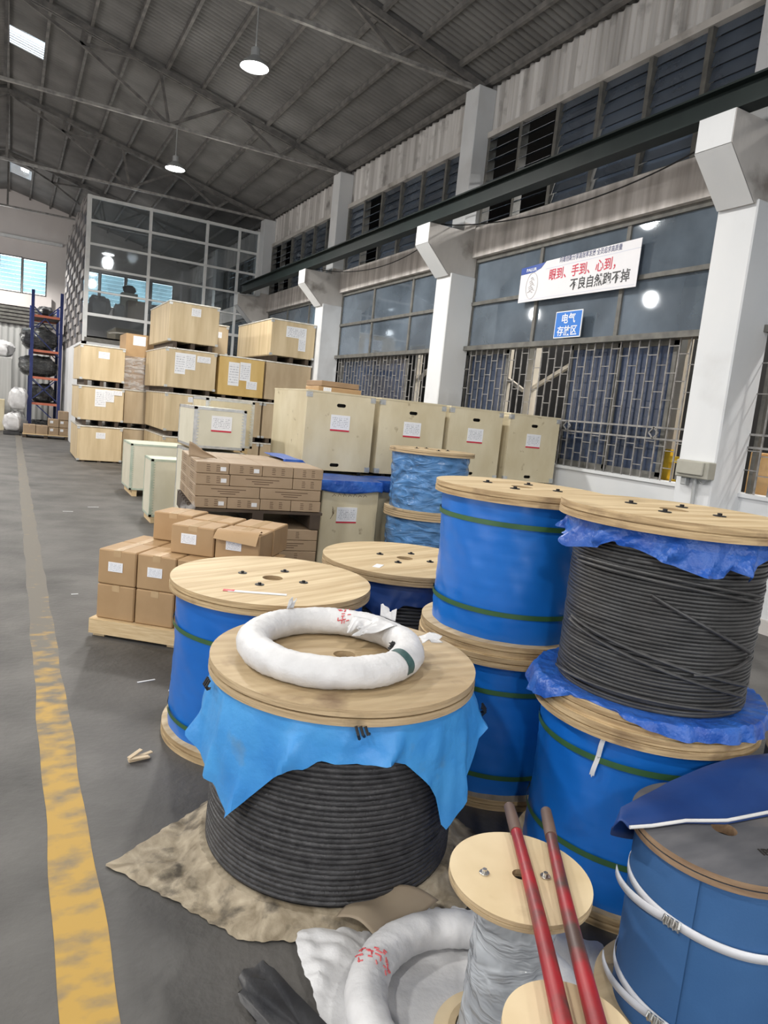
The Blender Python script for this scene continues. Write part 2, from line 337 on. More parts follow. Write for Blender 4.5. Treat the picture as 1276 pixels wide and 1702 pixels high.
# ------------------------------------------------------------------ mesh builder
class MB:
    def __init__(s): s.v = []; s.f = []; s.mi = []; s.cur = 0; s.mats = None
    def add(s, vs, fs, M=None):
        o = len(s.v)
        s.v += [tuple(M @ Vector(p)) if M is not None else tuple(p) for p in vs]
        s.f += [tuple(o+i for i in f) for f in fs]
        s.mi += [s.cur]*len(fs)
        return s
    def box(s, x0, x1, y0, y1, z0, z1, M=None):
        v = [(x0, y0, z0), (x1, y0, z0), (x1, y1, z0), (x0, y1, z0), (x0, y0, z1), (x1, y0, z1), (x1, y1, z1), (x0, y1, z1)]
        return s.add(v, [(0, 3, 2, 1), (4, 5, 6, 7), (0, 1, 5, 4), (1, 2, 6, 5), (2, 3, 7, 6), (3, 0, 4, 7)], M)
    def cbox(s, x0, x1, y0, y1, z0, z1, c=0.006, M=None):
        """box with chamfered edges"""
        bm = bmesh.new()
        vs = [bm.verts.new(p) for p in [(x0, y0, z0), (x1, y0, z0), (x1, y1, z0), (x0, y1, z0), (x0, y0, z1), (x1, y0, z1), (x1, y1, z1), (x0, y1, z1)]]
        for f in [(0, 3, 2, 1), (4, 5, 6, 7), (0, 1, 5, 4), (1, 2, 6, 5), (2, 3, 7, 6), (3, 0, 4, 7)]: bm.faces.new([vs[i] for i in f])
        bmesh.ops.bevel(bm, geom=list(bm.edges), offset=c, segments=1, affect='EDGES')
        bm.verts.index_update()
        s.add([v.co.copy() for v in bm.verts], [[v.index for v in f.verts] for f in bm.faces], M)
        bm.free(); return s
    def bar(s, a, b, w, h=None, upv=(0, 0, 1)):
        """rectangular bar from a to b"""
        h = h or w; a = Vector(a); b = Vector(b); d = (b-a); ln = d.length; d.normalize()
        u = Vector(upv)
        if abs(d.dot(u)) > 0.98: u = Vector((1, 0, 0)) if abs(d.x) < 0.9 else Vector((0, 1, 0))
        x = d.cross(u).normalized(); z = x.cross(d).normalized()
        M = Matrix((x, d, z)).transposed().to_4x4(); M.translation = a
        return s.box(-w/2, w/2, 0, ln, -h/2, h/2, M)
    def lathe(s, prof, n=48, M=None, a0=0.0, a1=2*PI, twist=None):
        """prof: list of (r, z); closed in angle when a1-a0 = 2pi"""
        full = abs(a1-a0-2*PI) < 1e-6; k = n if full else n+1
        vs = []; fs = []; m_ = len(prof)
        for i in range(k):
            a = a0+(a1-a0)*i/n
            for (r, z) in prof: vs.append((r*math.cos(a), r*math.sin(a), z))
        for i in range(n):
            j = (i+1) % k
            for q in range(m_-1): fs.append((i*m_+q, j*m_+q, j*m_+q+1, i*m_+q+1))
        return s.add(vs, fs, M)
    def disc(s, r, z, n=48, M=None, flip=False):
        vs = [(r*math.cos(2*PI*i/n), r*math.sin(2*PI*i/n), z) for i in range(n)]
        f = tuple(range(n)); return s.add(vs, [f[::-1] if flip else f], M)
    def cyl(s, r, z0, z1, n=24, M=None, c=0.0):
        p = [(r, z0), (r, z1)] if c == 0 else [(r-c, z0), (r, z0+c), (r, z1-c), (r-c, z1)]
        s.lathe(p, n, M); s.disc(p[0][0], z0, n, M, True); s.disc(p[-1][0], z1, n, M); return s
    def tube(s, pts, r, n=8, closed=False, caps=True):
        pts = [Vector(p) for p in pts]; k = len(pts); vs = []; fs = []
        rr = r if isinstance(r, (list, tuple)) else [r]*k
        prev = None
        for i, p in enumerate(pts):
            if closed: d = pts[(i+1) % k]-pts[i-1]
            else: d = pts[min(i+1, k-1)]-pts[max(i-1, 0)]
            d.normalize()
            if prev is None:
                u = Vector((0, 0, 1)) if abs(d.z) < 0.9 else Vector((1, 0, 0))
                x = d.cross(u).normalized()
            else:
                x = (prev-d*prev.dot(d)).normalized()
            prev = x; y = d.cross(x)
            for j in range(n):
                a = 2*PI*j/n; vs.append(p+(x*math.cos(a)+y*math.sin(a))*rr[i])
        for i in range(k if closed else k-1):
            i2 = (i+1) % k
            for j in range(n):
                j2 = (j+1) % n; fs.append((i*n+j, i*n+j2, i2*n+j2, i2*n+j))
        if caps and not closed:
            fs.append(tuple(range(n))[::-1]); fs.append(tuple((k-1)*n+j for j in range(n)))
        return s.add(vs, fs)
    def grid(s, fn, nu, nv, closed_u=False):
        vs = []; fs = []
        cu = nu if closed_u else nu+1
        for i in range(cu):
            for j in range(nv+1): vs.append(fn(i/nu, j/nv))
        for i in range(nu):
            i2 = (i+1) % cu
            for j in range(nv): fs.append((i*(nv+1)+j, i2*(nv+1)+j, i2*(nv+1)+j+1, i*(nv+1)+j+1))
        return s.add(vs, fs)
    def plate(s, outer, holes, t, M=None, rim_mat=None):
        """outer/holes: 2-D loops; extruded from z=0 to z=t"""
        loops = [[Vector((x, y, 0)) for x, y in outer]]+[[Vector((x, y, 0)) for x, y in h] for h in holes]
        flat = [p for l in loops for p in l]; n = len(flat)
        tris = tessellate_polygon(loops)
        vs = [(p.x, p.y, 0) for p in flat]+[(p.x, p.y, t) for p in flat]
        fs = []
        for a, b, c in tris:
            A, B, Cc = flat[a], flat[b], flat[c]
            cr = (B.x-A.x)*(Cc.y-A.y)-(B.y-A.y)*(Cc.x-A.x)
            if cr < 0: a, c = c, a
            fs.append((a+n, b+n, c+n)); fs.append((c, b, a))
        s.add(vs, fs, M)
        sides = []; o = 0
        keep = s.cur
        if rim_mat is not None: s.cur = rim_mat
        for l in loops:
            k = len(l)
            for i in range(k): sides.append((o+i, o+(i+1) % k, o+(i+1) % k+n, o+i+n))
            o += k
        s.add(vs, sides, M)
        s.cur = keep
        return s
    def build(s, name, m_, parent=None, smooth=False, M=None):
        me = bpy.data.meshes.new(name)
        me.from_pydata(s.v, [], s.f)
        bm = bmesh.new(); bm.from_mesh(me)
        bmesh.ops.remove_doubles(bm, verts=bm.verts, dist=1e-5)
        bmesh.ops.recalc_face_normals(bm, faces=bm.faces)
        bm.to_mesh(me); bm.free()
        ms = m_ if isinstance(m_, (list, tuple)) else [m_]
        for q in ms: me.materials.append(MATS[q])
        if len(ms) > 1 and len(s.mi) == len(me.polygons):
            for p, i in zip(me.polygons, s.mi): p.material_index = i
        if smooth:
            me.shade_smooth(); me.set_sharp_from_angle(angle=math.radians(38))
        o = bpy.data.objects.new(name, me)
        COL.objects.link(o)
        if M is not None: o.matrix_local = M
        if parent is not None: o.parent = parent
        return o

def circle2(r, n=48, cx=0, cy=0): return [(cx+r*math.cos(2*PI*i/n), cy+r*math.sin(2*PI*i/n)) for i in range(n)]
def stadium(cx, cy, w, h, n=8):
    r = h/2; out = []
    for i in range(n+1):
        a = -PI/2+PI*i/n; out.append((cx+w/2-r+r*math.cos(a), cy+r*math.sin(a)))
    for i in range(n+1):
        a = PI/2+PI*i/n; out.append((cx-w/2+r+r*math.cos(a), cy+r*math.sin(a)))
    return out

def tag(o, label, cat, group=None, kind=None):
    o['label'] = label; o['category'] = cat
    if group: o['group'] = group
    if kind: o['kind'] = kind
    return o
def thing(name, label, cat, loc=(0, 0, 0), rz=0.0, group=None, rot=None):
    o = bpy.data.objects.new(name, None); o.empty_display_size = 0.1
    COL.objects.link(o); o.location = loc; o.rotation_euler = rot or (0, 0, rz)
    return tag(o, label, cat, group)
def struct(o, label=None):
    o['kind'] = 'structure'
    if label: o['label'] = label
    return o
def sroot(name, label):
    o = bpy.data.objects.new(name, None); COL.objects.link(o); return struct(o, label)
def copy_tree(o, parent=None):
    c = o.copy(); COL.objects.link(c)
    if parent is not None: c.parent = parent
    for ch in list(o.children): copy_tree(ch, c)
    return c
def put(o, loc, label, rz=None, group=None):
    o.location = loc; o['label'] = label
    if rz is not None: o.rotation_euler = (0, 0, rz)
    if group: o['group'] = group
    return o
def text_mesh(name, body, m_, height, parent=None, M=None, width=None, bold=0.0, extr=0.0015, align='LEFT'):
    cu = bpy.data.curves.new('lettering', 'FONT'); cu.body = body; cu.size = 1.0; cu.extrude = extr/height; cu.offset = bold; cu.align_x = align
    cu.resolution_u = 2
    ob = bpy.data.objects.new('lettering', cu); COL.objects.link(ob)
    dg = bpy.context.evaluated_depsgraph_get(); dg.update()
    me = bpy.data.meshes.new_from_object(ob.evaluated_get(dg), depsgraph=dg)
    bpy.data.objects.remove(ob); bpy.data.curves.remove(cu)
    sx = height
    if width:
        xs = [v.co.x for v in me.vertices]
        if xs: sx = width/max(1e-6, max(xs)-min(xs))
    for v in me.vertices: v.co = Vector((v.co.x*sx, v.co.y*height, v.co.z*height))
    me.name = name
    me.materials.clear(); me.materials.append(MATS[m_])
    o = bpy.data.objects.new(name, me); COL.objects.link(o)
    if M is not None: o.matrix_local = M
    if parent is not None: o.parent = parent
    return o
def frame_m(origin, x, y, z):
    M = Matrix((Vector(x), Vector(y), Vector(z))).transposed().to_4x4(); M.translation = Vector(origin); return M
def lerp(a, b, t): return a+(b-a)*t
def hash1(i): return (math.sin(i*127.1+3.7)*43758.5453) % 1.0
def wob(a, seed=0.0): return math.sin(a*3.1+seed)+0.6*math.sin(a*7.3+seed*2.1)+0.4*math.sin(a*13.7+seed*1.3)
def polar_table(tab):
    """periodic interpolation of a table of (degrees, v1, v2...)"""
    t = sorted([((a % 360.0),)+tuple(r) for a, *r in tab])
    t = [(t[-1][0]-360,)+t[-1][1:]]+t+[(t[0][0]+360,)+t[0][1:]]
    def f(deg):
        deg %= 360.0
        for p, q in zip(t, t[1:]):
            if p[0] <= deg <= q[0]:
                k = 0 if q[0] == p[0] else (deg-p[0])/(q[0]-p[0])
                return [lerp(a, b, k) for a, b in zip(p[1:], q[1:])]
        return list(t[0][1:])
    return f

# ================================================================== THE SETTING
XW = 6.05                    # inner face of the window wall
BAY = 4.82
def colY(k): return 4.15+BAY*k
Y0, YE = -7.0, 28.4
RIDGE = -0.2
def chord_z(x): return 6.42+(6.05-abs(x-RIDGE)-RIDGE)*0.2288

struct(MB().box(-6.6, 11.0, Y0-0.2, YE+0.2, -0.12, 0.0).build('floor', 'floor_concrete'), 'dark grey stained concrete floor')
# ---- right wall: sill wall, lintel beam, base curb
sw = struct(MB().box(XW, XW+0.2, Y0, YE, 0, 1.22).box(XW-0.03, XW+0.2, Y0, YE, 1.19, 1.225).build('wall_right', 'white_paint'), 'white painted sill wall under the barred windows')
struct(MB().box(XW-0.07, XW+0.2, Y0, YE, 4.05, 4.48).build('trim_1', 'stained_concrete'), 'stained concrete lintel beam above the windows')
struct(MB().box(XW-0.03, XW, Y0, YE, 0, 0.13).build('baseboard_right', 'raw_concrete'), 'dirty concrete curb at the foot of the right wall')
def corr(u0, u1, pitch, amp, fn, per=6):
    n = int((u1-u0)/pitch*per); return n
f = MB(); n = int((YE-Y0)/0.105*6)
f.grid(lambda u, v: (XW+0.05+0.014*math.sin(2*PI*(lerp(Y0, YE, u))/0.105), lerp(Y0, YE, u), lerp(5.80, 6.50+0.015*math.sin(2*PI*lerp(Y0, YE, u)/0.21), v)), n, 1)
struct(f.build('trim_2', 'fascia_sheet', smooth=True), 'dirty white corrugated sheeting under the eaves')
struct(MB().box(XW-0.04, XW+0.04, Y0, YE, 5.74, 5.82).build('trim_3', 'raw_concrete'), 'rail under the corrugated eaves sheeting')

# ---- columns with corbels
def column(k):
    y = colY(k)
    r = sroot('column', 'white painted concrete column with a crane corbel')
    MB().cbox(5.63, XW+0.02, y, y+0.40, 0, 3.78, 0.012).build('shaft', 'white_paint', r)
    prof = [(5.60, 3.74), (XW+0.02, 3.74), (XW+0.02, 4.52), (5.80, 4.52), (5.78, 4.40), (5.20, 4.40), (5.20, 4.13)]
    c = MB().plate(prof, [], 0.36, frame_m((0, y+0.38, 0), (1, 0, 0), (0, 0, 1), (0, -1, 0)))
    c.build('corbel', 'raw_concrete', r)
    MB().box(5.194, 5.20, y+0.025, y+0.375, 4.13, 4.40).add([(5.20, y+0.02, 4.13), (5.20, y+0.38, 4.13), (5.60, y+0.38, 3.74), (5.60, y+0.02, 3.74), (5.195, y+0.02, 4.125), (5.195, y+0.38, 4.125), (5.595, y+0.38, 3.735), (5.595, y+0.02, 3.735)],
        [(4, 5, 6, 7), (0, 3, 2, 1)]).build('corbel_face', 'white_paint', r)
    MB().cbox(5.78, XW+0.04, y+0.03, y+0.37, 4.45, 6.42, 0.01).build('upper_post', 'white_paint', r)
    return r
for k in (0, 1, 2, 3, 4): column(k)

# ---- crane rail beam on the corbels
b = MB()
ya, yb = -6.0, 18.55
b.box(5.21, 5.37, ya, yb, 4.405, 4.422).box(5.21, 5.37, ya, yb, 4.613, 4.63).box(5.284, 5.296, ya, yb, 4.42, 4.615).box(5.26, 5.32, ya, yb, 4.63, 4.66)
struct(b.build('trim_4', 'crane_green'), 'dark green steel crane beam resting on the column corbels')
# ---- cables sagging between the corbels
def cable(ya, yb, x0, sag, z0, z1, label):
    pts = []
    for i in range(25):
        t = i/24; pts.append((x0+0.30*math.sin(PI*t)**0.5*0.9, lerp(ya, yb, t), lerp(z0, z1, t)-sag*4*t*(1-t)))
    tag(MB().tube(pts, 0.008, 6).build('hanging_cable', 'black_metal'), label, 'cable')
cable(9.2, 4.5, 5.50, 0.16, 4.47, 4.41, 'thin dark cable sagging between the two nearest corbels above the banner')
cable(14.0, 9.3, 5.50, 0.20, 4.47, 4.41, 'thin dark cable sagging over the farther glazed window bay')

# ---- windows of the right wall
def window_bay(no, k, low, louvre, full=True):
    y0, y1 = colY(k-1)+0.40, colY(k)
    n0 = 'window_%d'
    # glazed band
    wr = sroot('window_%d' % no, 'steel framed glazed window band, three panes wide and two high')
    f = MB(); ys = [lerp(y0, y1, t) for t in (0, 1/3, 2/3, 1)]
    for i, y in enumerate(ys):
        w = 0.055 if i in (1, 2) else 0.04
        f.box(XW+0.01, XW+0.07, y-w/2, y+w/2, 2.72, 4.05)
    f.box(XW, XW+0.08, y0, y1, 3.985, 4.05).box(XW-0.005, XW+0.075, y0, y1, 3.365, 3.415).box(XW-0.06, XW+0.10, y0, y1, 2.70, 2.765)
    f.build('window_frame', 'window_steel', wr)
    for i in range(3):
        for z0, z1 in ((2.765, 3.365), (3.415, 3.985)):
            MB().box(XW+0.035, XW+0.041, ys[i]+0.02, ys[i+1]-0.02, z0, z1).build('pane', 'dusty_sheen_glass', wr)
    # louvred band under the eaves
    lr = sroot('window_%d' % (no+1), 'louvred glass window band high under the eaves')
    f = MB(); nc = 6
    cy = [lerp(y0, y1, i/nc) for i in range(nc+1)]
    for y in cy: f.box(XW-0.02, XW+0.10, y-0.03, y+0.03, 4.48, 5.76)
    f.box(XW-0.02, XW+0.1, y0, y1, 4.46, 4.51).build('window_frame', 'window_steel', lr)
    for i in range(nc):
        s = MB(); opn = louvre[i]
        for q in range(9):
            zc = 4.58+q*0.142
            ang = math.radians(14 if not opn else 62+10*hash1(i*9+q+k))
            Mx = Matrix.Translation((XW+0.04, 0, zc)) @ Matrix.Rotation(ang, 4, 'Y')
            s.box(-0.003, 0.003, cy[i]+0.035, cy[i+1]-0.035, -0.078, 0.078, Mx)
        s.build('louvre_slats', 'louvre_glass', lr)
    # barred opening below
    gr = sroot('window_%d' % (no+2), 'barred window opening with staggered welded grille')
    f = MB(); yy0, yy1 = y0, y1; n = int((yy1-yy0)/0.132); st = (yy1-yy0)/n
    for i in range(n+1):
        y = yy0+i*st
        if 0 < i < n: f.box(XW-0.005, XW+0.009, y-0.0065, y+0.0065, 1.22, 2.70)
    f.box(XW-0.008, XW+0.01, yy0, yy1, 1.765, 1.785).box(XW-0.008, XW+0.01, yy0, yy1, 1.645, 1.665)
    for i in range(n):
        ya_, yb_ = yy0+i*st, yy0+(i+1)*st; off = (i % 3)*0.085
        for z in (1.36, 1.54, 1.98, 2.26, 2.54):
            zz = z+(off if z > 1.7 else off*0.5)
            if zz < 2.70 and not (1.64 < zz < 1.79): f.box(XW-0.004, XW+0.008, ya_, yb_, zz-0.0045, zz+0.0045)
    for t in (0.16, 0.46, 0.76):
        yc = lerp(yy0, yy1, t)
        for a_, b_ in (((yc-0.06, 1.715), (yc, 1.775)), ((yc, 1.775), (yc+0.06, 1.715)), ((yc+0.06, 1.715), (yc, 1.655)), ((yc, 1.655), (yc-0.06, 1.715))):
            f.bar((XW-0.002, a_[0], a_[1]), (XW-0.002, b_[0], b_[1]), 0.012)
    f.build('grille', 'grille_steel', gr)
    f = MB().box(XW+0.08, XW+0.16, yy0, yy0+0.04, 1.22, 2.70).box(XW+0.08, XW+0.16, yy1-0.04, yy1, 1.22, 2.70)
    for a_, b_ in low:
        f.box(XW+0.09, XW+0.13, a_, a_+0.05, 1.25, 2.70).box(XW+0.09, XW+0.13, b_-0.05, b_, 1.25, 2.70).box(XW+0.09, XW+0.13, a_, b_, 1.22, 1.30).box(XW+0.09, XW+0.13, a_, b_, 2.65, 2.70)
        MB().box(XW+0.107, XW+0.113, a_+0.05, b_-0.05, 1.30, 2.65).build('sash_pane', 'navy_glass', gr)
    f.build('sash_frame', 'window_steel', gr)
C_, O_ = False, True
window_bay(1, 0, [(1.0, 2.2), (2.2, 3.3)], [C_]*6)
window_bay(4, 1, [(5.19, 6.00), (5.97, 6.80), (8.04, 9.08)], [C_, C_, C_, C_, O_, O_])
window_bay(7, 2, [(10.9, 12.25), (12.2, 13.7)], [C_, C_, C_, C_, O_, C_])
window_bay(10, 3, [(14.3, 16.4), (16.3, 18.5)], [O_, C_, C_, C_, O_, O_])
window_bay(13, 4, [(19.1, 21.2), (21.1, 23.3)], [O_, O_, O_, O_, O_, O_])
# plain wall where the camera cannot look (behind it) and at the far end
struct(MB().box(XW, XW+0.2, Y0, colY(-1)+0.4, 1.22, 4.05).box(XW, XW+0.2, Y0, colY(-1)+0.4, 4.48, 5.8).box(XW, XW+0.2, colY(4), YE, 1.22, 4.05).box(XW, XW+0.2, colY(4), YE, 4.48, 5.8).build('wall_right', 'stained_concrete'), 'concrete infill of the right wall')

# ---- the neighbouring shed seen through the windows
sh = MB().box(10.6, 10.8, Y0, YE, 0, 6.6).box(6.25, 10.8, Y0-0.2, Y0, 0, 7.0).box(6.25, 10.8, YE, YE+0.2, 0, 7.0)
sh.box(7.0, 10.8, Y0, YE, 6.45, 6.55)
struct(sh.build('wall_outer', 'dark_interior'), 'dark wall and roof of the neighbouring shed seen through the windows')
def post(y, zt, w, label, braces):
    r = thing('cream_post', label, 'post', (6.60, y, 0), group=None)
    MB().box(-w/2, w/2, -w/2, w/2, 0, zt).build('upright', 'cream_paint', r)
    for (dy0, z0_, dy1, z1_) in braces: MB().bar((0.0, dy0, z0_), (0.0, dy1, z1_), 0.05).build('brace', 'cream_paint', r)
post(8.62, 4.4, 0.09, 'thinner left cream post behind the barred window under the banner', [(0, 2.36, -0.42, 2.18)])
post(8.02, 4.4, 0.13, 'thick cream post behind the bars, with a brace rising to the right', [(0, 2.20, -0.95, 2.62)])
post(5.46, 4.4, 0.10, 'cream post behind the bars next to the yellow frame', [(0, 2.86, -0.55, 2.62), (0.35, 3.15, -0.7, 4.02)])
post(11.3, 4.4, 0.10, 'cream post behind the bars of the farther window bay', [(0, 2.30, -0.8, 2.75)])
post(6.45, 4.4, 0.08, 'pale post behind the upper panes right of the banner', [])
# yellow frame and orange panel just behind the bars
yr = thing('yellow_steel_frame', 'bright yellow steel frame behind the bars beside the grey junction box', 'frame', (6.36, 5.05, 0))
MB().box(-0.03, 0.03, 0.18, 0.27, 0, 1.56).box(-0.03, 0.03, -0.35, 0.18, 1.42, 1.49).box(-0.03, 0.03, -0.35, 0.18, 1.16, 1.24).build('frame', 'yellow_paint', yr)
MB().cbox(-0.04, 0.04, -0.02, 0.08, 1.24, 1.42, 0.01).build('catch', 'galvanised', yr)
orr = thing('orange_cupboard', 'pale orange cupboard behind the window at the right edge', 'cupboard', (6.75, 3.9, 0))
MB().cbox(-0.25, 0.25, -0.5, 0.52, 0, 1.62, 0.01).build('body', 'orange_panel', orr)
MB().box(-0.262, -0.25, -0.48, 0.0, 1.40, 1.60).box(-0.262, -0.25, 0.02, 0.50, 1.40, 1.60).box(-0.262, -0.25, -0.48, 0.50, 0.9, 1.37).build('door', 'orange_panel', orr)

# ---- roof
def roof_strip(xa, xb, ya, yb, mname, name, amp=0.024, pitch=0.22, per=10, dz=0.0):
    n = max(4, int((yb-ya)/pitch*per)); s = MB()
    nx = 2
    def fn(u, v):
        x = lerp(xa, xb, v); y = lerp(ya, yb, u)
        return (x, y, chord_z(x)+0.135+dz+amp*(1-2*abs(math.sin(2*PI*y/pitch))))
    s.grid(fn, n, nx)
    return s.build(name, mname, smooth=True)
rs = []
struct(roof_strip(0.42, 6.75, Y0, YE, 'roof_sheet', 'ceiling'), 'dark corrugated roof, right slope')
struct(roof_strip(-7.0, RIDGE, Y0, YE, 'roof_sheet', 'ceiling'), 'dark corrugated roof, left slope')
for a, b_ in ((Y0, 15.65), (16.45, 24.9), (26.0, YE)):
    struct(roof_strip(RIDGE, 0.42, a, b_, 'roof_sheet', 'ceiling'), 'dark corrugated roof beside the ridge')
for a, b_ in ((15.65, 16.45), (24.9, 26.0)):
    struct(roof_strip(RIDGE, 0.42, a, b_, 'skylight_sheet', 'window_16'), 'bright translucent skylight sheet in the roof')
p = MB()
for i in range(10):
    x = 5.49-0.632*i
    for xx in ((x, 2*RIDGE-x) if x > RIDGE+0.1 else (x,)):
        z = chord_z(xx)+0.04; p.box(xx-0.025, xx+0.025, Y0, YE, z, z+0.075)
p.box(5.93, 6.0, Y0, YE, chord_z(5.95)+0.02, chord_z(5.95)+0.10)
struct(p.build('trim_5', 'roof_steel'), 'steel purlins running along under the roof sheets')
def truss(y):
    r = sroot('roof_truss', 'steel roof truss spanning from the columns')
    t = MB(); tb = MB()
    tb.box(-6.45, 6.05, y-0.03, y+0.03, 6.40, 6.45)
    for s in (1, -1):
        X = lambda x: RIDGE+s*(x-RIDGE)
        def P(x, z=None): return (X(x), y, chord_z(x) if z is None else z)
        for dy in (-0.035, 0.035):
            t.bar((X(6.05), y+dy, chord_z(6.05)), (X(RIDGE), y+dy, chord_z(RIDGE)), 0.045, 0.09)
        for a, b_ in ((P(2.41, 6.43), P(2.21)), (P(2.41, 6.43), P(3.43)), (P(2.41, 6.43), P(0.91, 7.32)), (P(0.91, 7.32), P(RIDGE, 7.82)), (P(0.91, 7.32), P(0.95)),
                      (P(0.91, 7.32), P(1.9)), (P(4.51, 6.43), P(3.62)), (P(4.51, 6.43), P(4.85))):
            t.bar(a, b_, 0.04, 0.05)
    t.bar((RIDGE, y, 6.42), (RIDGE, y, 7.85), 0.05)
    t.build('top_chord_and_webs', 'roof_steel', r); tb.build('bottom_chord', 'chord_steel', r)
for y in (4.35, 9.15, 13.95, 18.75, 23.55): truss(y)

# ---- hanging high bay lamps
def bay_lamp(y, label):
    r = thing('high_bay_lamp', label, 'lamp', (2.56, y, LAMP_Z), group=None)
    MB().tube([(0, 0, 0.22), (0, 0, 0.70)], 0.008, 8).build('rod', 'lamp_metal', r)
    MB().lathe([(0.175, 0.0), (0.170, 0.012), (0.145, 0.05), (0.085, 0.10), (0.055, 0.13), (0.055, 0.22), (0.02, 0.24)], 40).build('reflector', 'lamp_metal', r, smooth=True)
    MB().disc(0.168, 0.006, 40, flip=True).build('lens', 'lamp_glow', r)
    return r
bay_lamp(9.15, 'lit bell shaped lamp hanging on a rod nearest the camera, at the top')
bay_lamp(13.95, 'lit bell shaped lamp hanging farther back above the glass partition')

# ---- left wall, back wall (behind the camera), end wall
struct(MB().box(-6.6, -6.45, Y0, YE, 0, 6.6).build('wall_left', 'end_wall'), 'plain left wall of the hall')
wb = MB().plate([(-6.6, 0), (6.3, 0), (6.3, 6.5), (RIDGE, 8.0), (-6.6, 6.5)], [], 0.2, frame_m((0, Y0, 0), (1, 0, 0), (0, 0, 1), (0, -1, 0)))
struct(wb.build('wall_back', 'end_wall'), 'back wall of the hall')
holes = [[(a, c), (b_, c), (b_, d), (a, d)] for a, b_, c, d in
         ((-3.0, -1.4, 4.6, 5.82), (-0.45, 0.25, 4.6, 5.82), (0.27, 1.03, 4.6, 5.80), (1.9, 2.75, 4.55, 5.75), (2.8, 3.65, 4.55, 5.75), (3.7, 4.55, 4.55, 5.75), (4.6, 5.4, 4.55, 5.75))]
we = MB().plate([(-6.6, 0), (6.3, 0), (6.3, 6.5), (RIDGE, 8.0), (-6.6, 6.5)], holes, 0.2, frame_m((0, YE+0.2, 0), (1, 0, 0), (0, 0, 1), (0, -1, 0)))
struct(we.build('wall_end', 'end_wall'), 'pale end wall of the hall')
for i, h in enumerate(holes):
    a, b_, c, d = h[0][0], h[1][0], h[0][1], h[2][1]
    r = sroot('window_%d' % (17+i), 'bright louvred window in the end wall')
    MB().box(a, a+0.03, YE-0.02, YE+0.05, c, d).box(b_-0.03, b_, YE-0.02, YE+0.05, c, d).box(a, b_, YE-0.02, YE+0.05, c, c+0.03).box(a, b_, YE-0.02, YE+0.05, d-0.03, d).build('window_frame', 'window_steel', r)
    s = MB()
    for q in range(8):
        z = c+0.08+q*(d-c-0.1)/8
        s.box(a+0.03, b_-0.03, -0.003, 0.003, -0.07, 0.07, Matrix.Translation((0, YE+0.1, z+0.05)) @ Matrix.Rotation(0.5, 4, 'X'))
    s.build('louvre_slats', 'bright_louvre', r)
struct(MB().box(-6.4, 1.5, YE-0.12, YE, 6.38, 6.48).build('trim_6', 'white_frame'), 'pale pipe along the end wall')
struct(MB().box(-3.2, 1.2, YE-0.25, YE, 4.12, 4.55).build('trim_7', 'end_wall'), 'pale beam over the end door')
dr = sroot('door_1', 'wide grey roller shutter in the end wall')
s = MB(); n = 60
s.grid(lambda u, v: (lerp(-3.4, 1.2, u), YE-0.06+0.02*math.sin(u*150), lerp(0, 3.5, v)), 240, 1)
s.build('shutter', 'shutter_grey', dr, smooth=True)
s = MB()
for q in range(5): s.box(-3.4, 1.3, YE-0.22, YE-0.02, 3.52+q*0.12, 3.60+q*0.12)
s.build('shutter_box', 'window_steel', dr)

# ---- glazed mezzanine office (partition) at the far right
EY = 18.98
er = sroot('wall_partition', 'white framed glass partition of the mezzanine office')
f = MB()
for x, w in ((1.56, 0.10), (2.98, 0.07), (4.39, 0.07), (5.24, 0.06), (5.76, 0.06)):
    f.box(x-w/2, x+w/2, EY, EY+0.08, 2.80 if x > 1.6 else 0, 6.14)
for z, w in ((6.10, 0.07), (5.56, 0.06), (5.02, 0.055), (4.47, 0.05), (3.92, 0.04), (3.36, 0.07)):
    f.box(1.52, 5.78, EY+0.005, EY+0.075, z-w/2, z+w/2)
f.build('partition_frame', 'white_frame', er)
for a, b_ in ((1.60, 2.95), (3.01, 4.36), (4.42, 5.22), (5.26, 5.74)):
    for c, d in ((5.59, 6.07), (5.05, 5.53), (4.50, 4.99), (3.94, 4.45), (3.40, 3.90), (2.84, 3.32)):
        MB().box(a, b_, EY+0.035, EY+0.041, c, d).build('pane', 'clear_glass', er)
struct(MB().box(1.56, 5.76, EY-0.02, EY+0.10, 2.70, 2.80).build('trim_8', 'window_steel'), 'blue ledge below the glass partition')
struct(MB().box(1.50, 5.76, EY, EY+0.1, 0, 2.70).box(1.50, 1.58, EY, 26.0, 0, 2.70).build('wall_partition_lower', 'white_paint'), 'white wall under the glass partition')
struct(MB().box(1.58, 6.0, EY+0.1, YE, 3.0, 3.33).build('floor_mezzanine', 'dark_interior'), 'mezzanine floor behind the glass partition')
sr = sroot('wall_partition_side', 'side of the mezzanine office with staggered dark panes in a pale frame')
f = MB(); fp = MB(); ny = 8
for i in range(1, ny+1):
    y = lerp(EY, 26.0, i/ny); f.box(1.50, 1.58, y-0.04, y+0.04, 2.7, 6.12)
for i in range(ny):
    ya_, yb_ = lerp(EY, 26.0, i/ny)+(0.04 if i else 0.15), lerp(EY, 26.0, (i+1)/ny)-0.04
    for q in range(7):
        z = 2.7+q*0.52+(0.26 if i % 2 else 0)
        f.box(1.49, 1.575, ya_-0.04, yb_+0.04, z, z+0.16)
        fp.box(1.53, 1.536, ya_, yb_, z+0.16, min(6.12, z+0.52))
f.box(1.50, 1.58, EY+0.1, 26.0, 6.06, 6.12)
f.build('partition_frame', 'partition_grey', sr); fp.build('pane', 'navy_glass', sr)
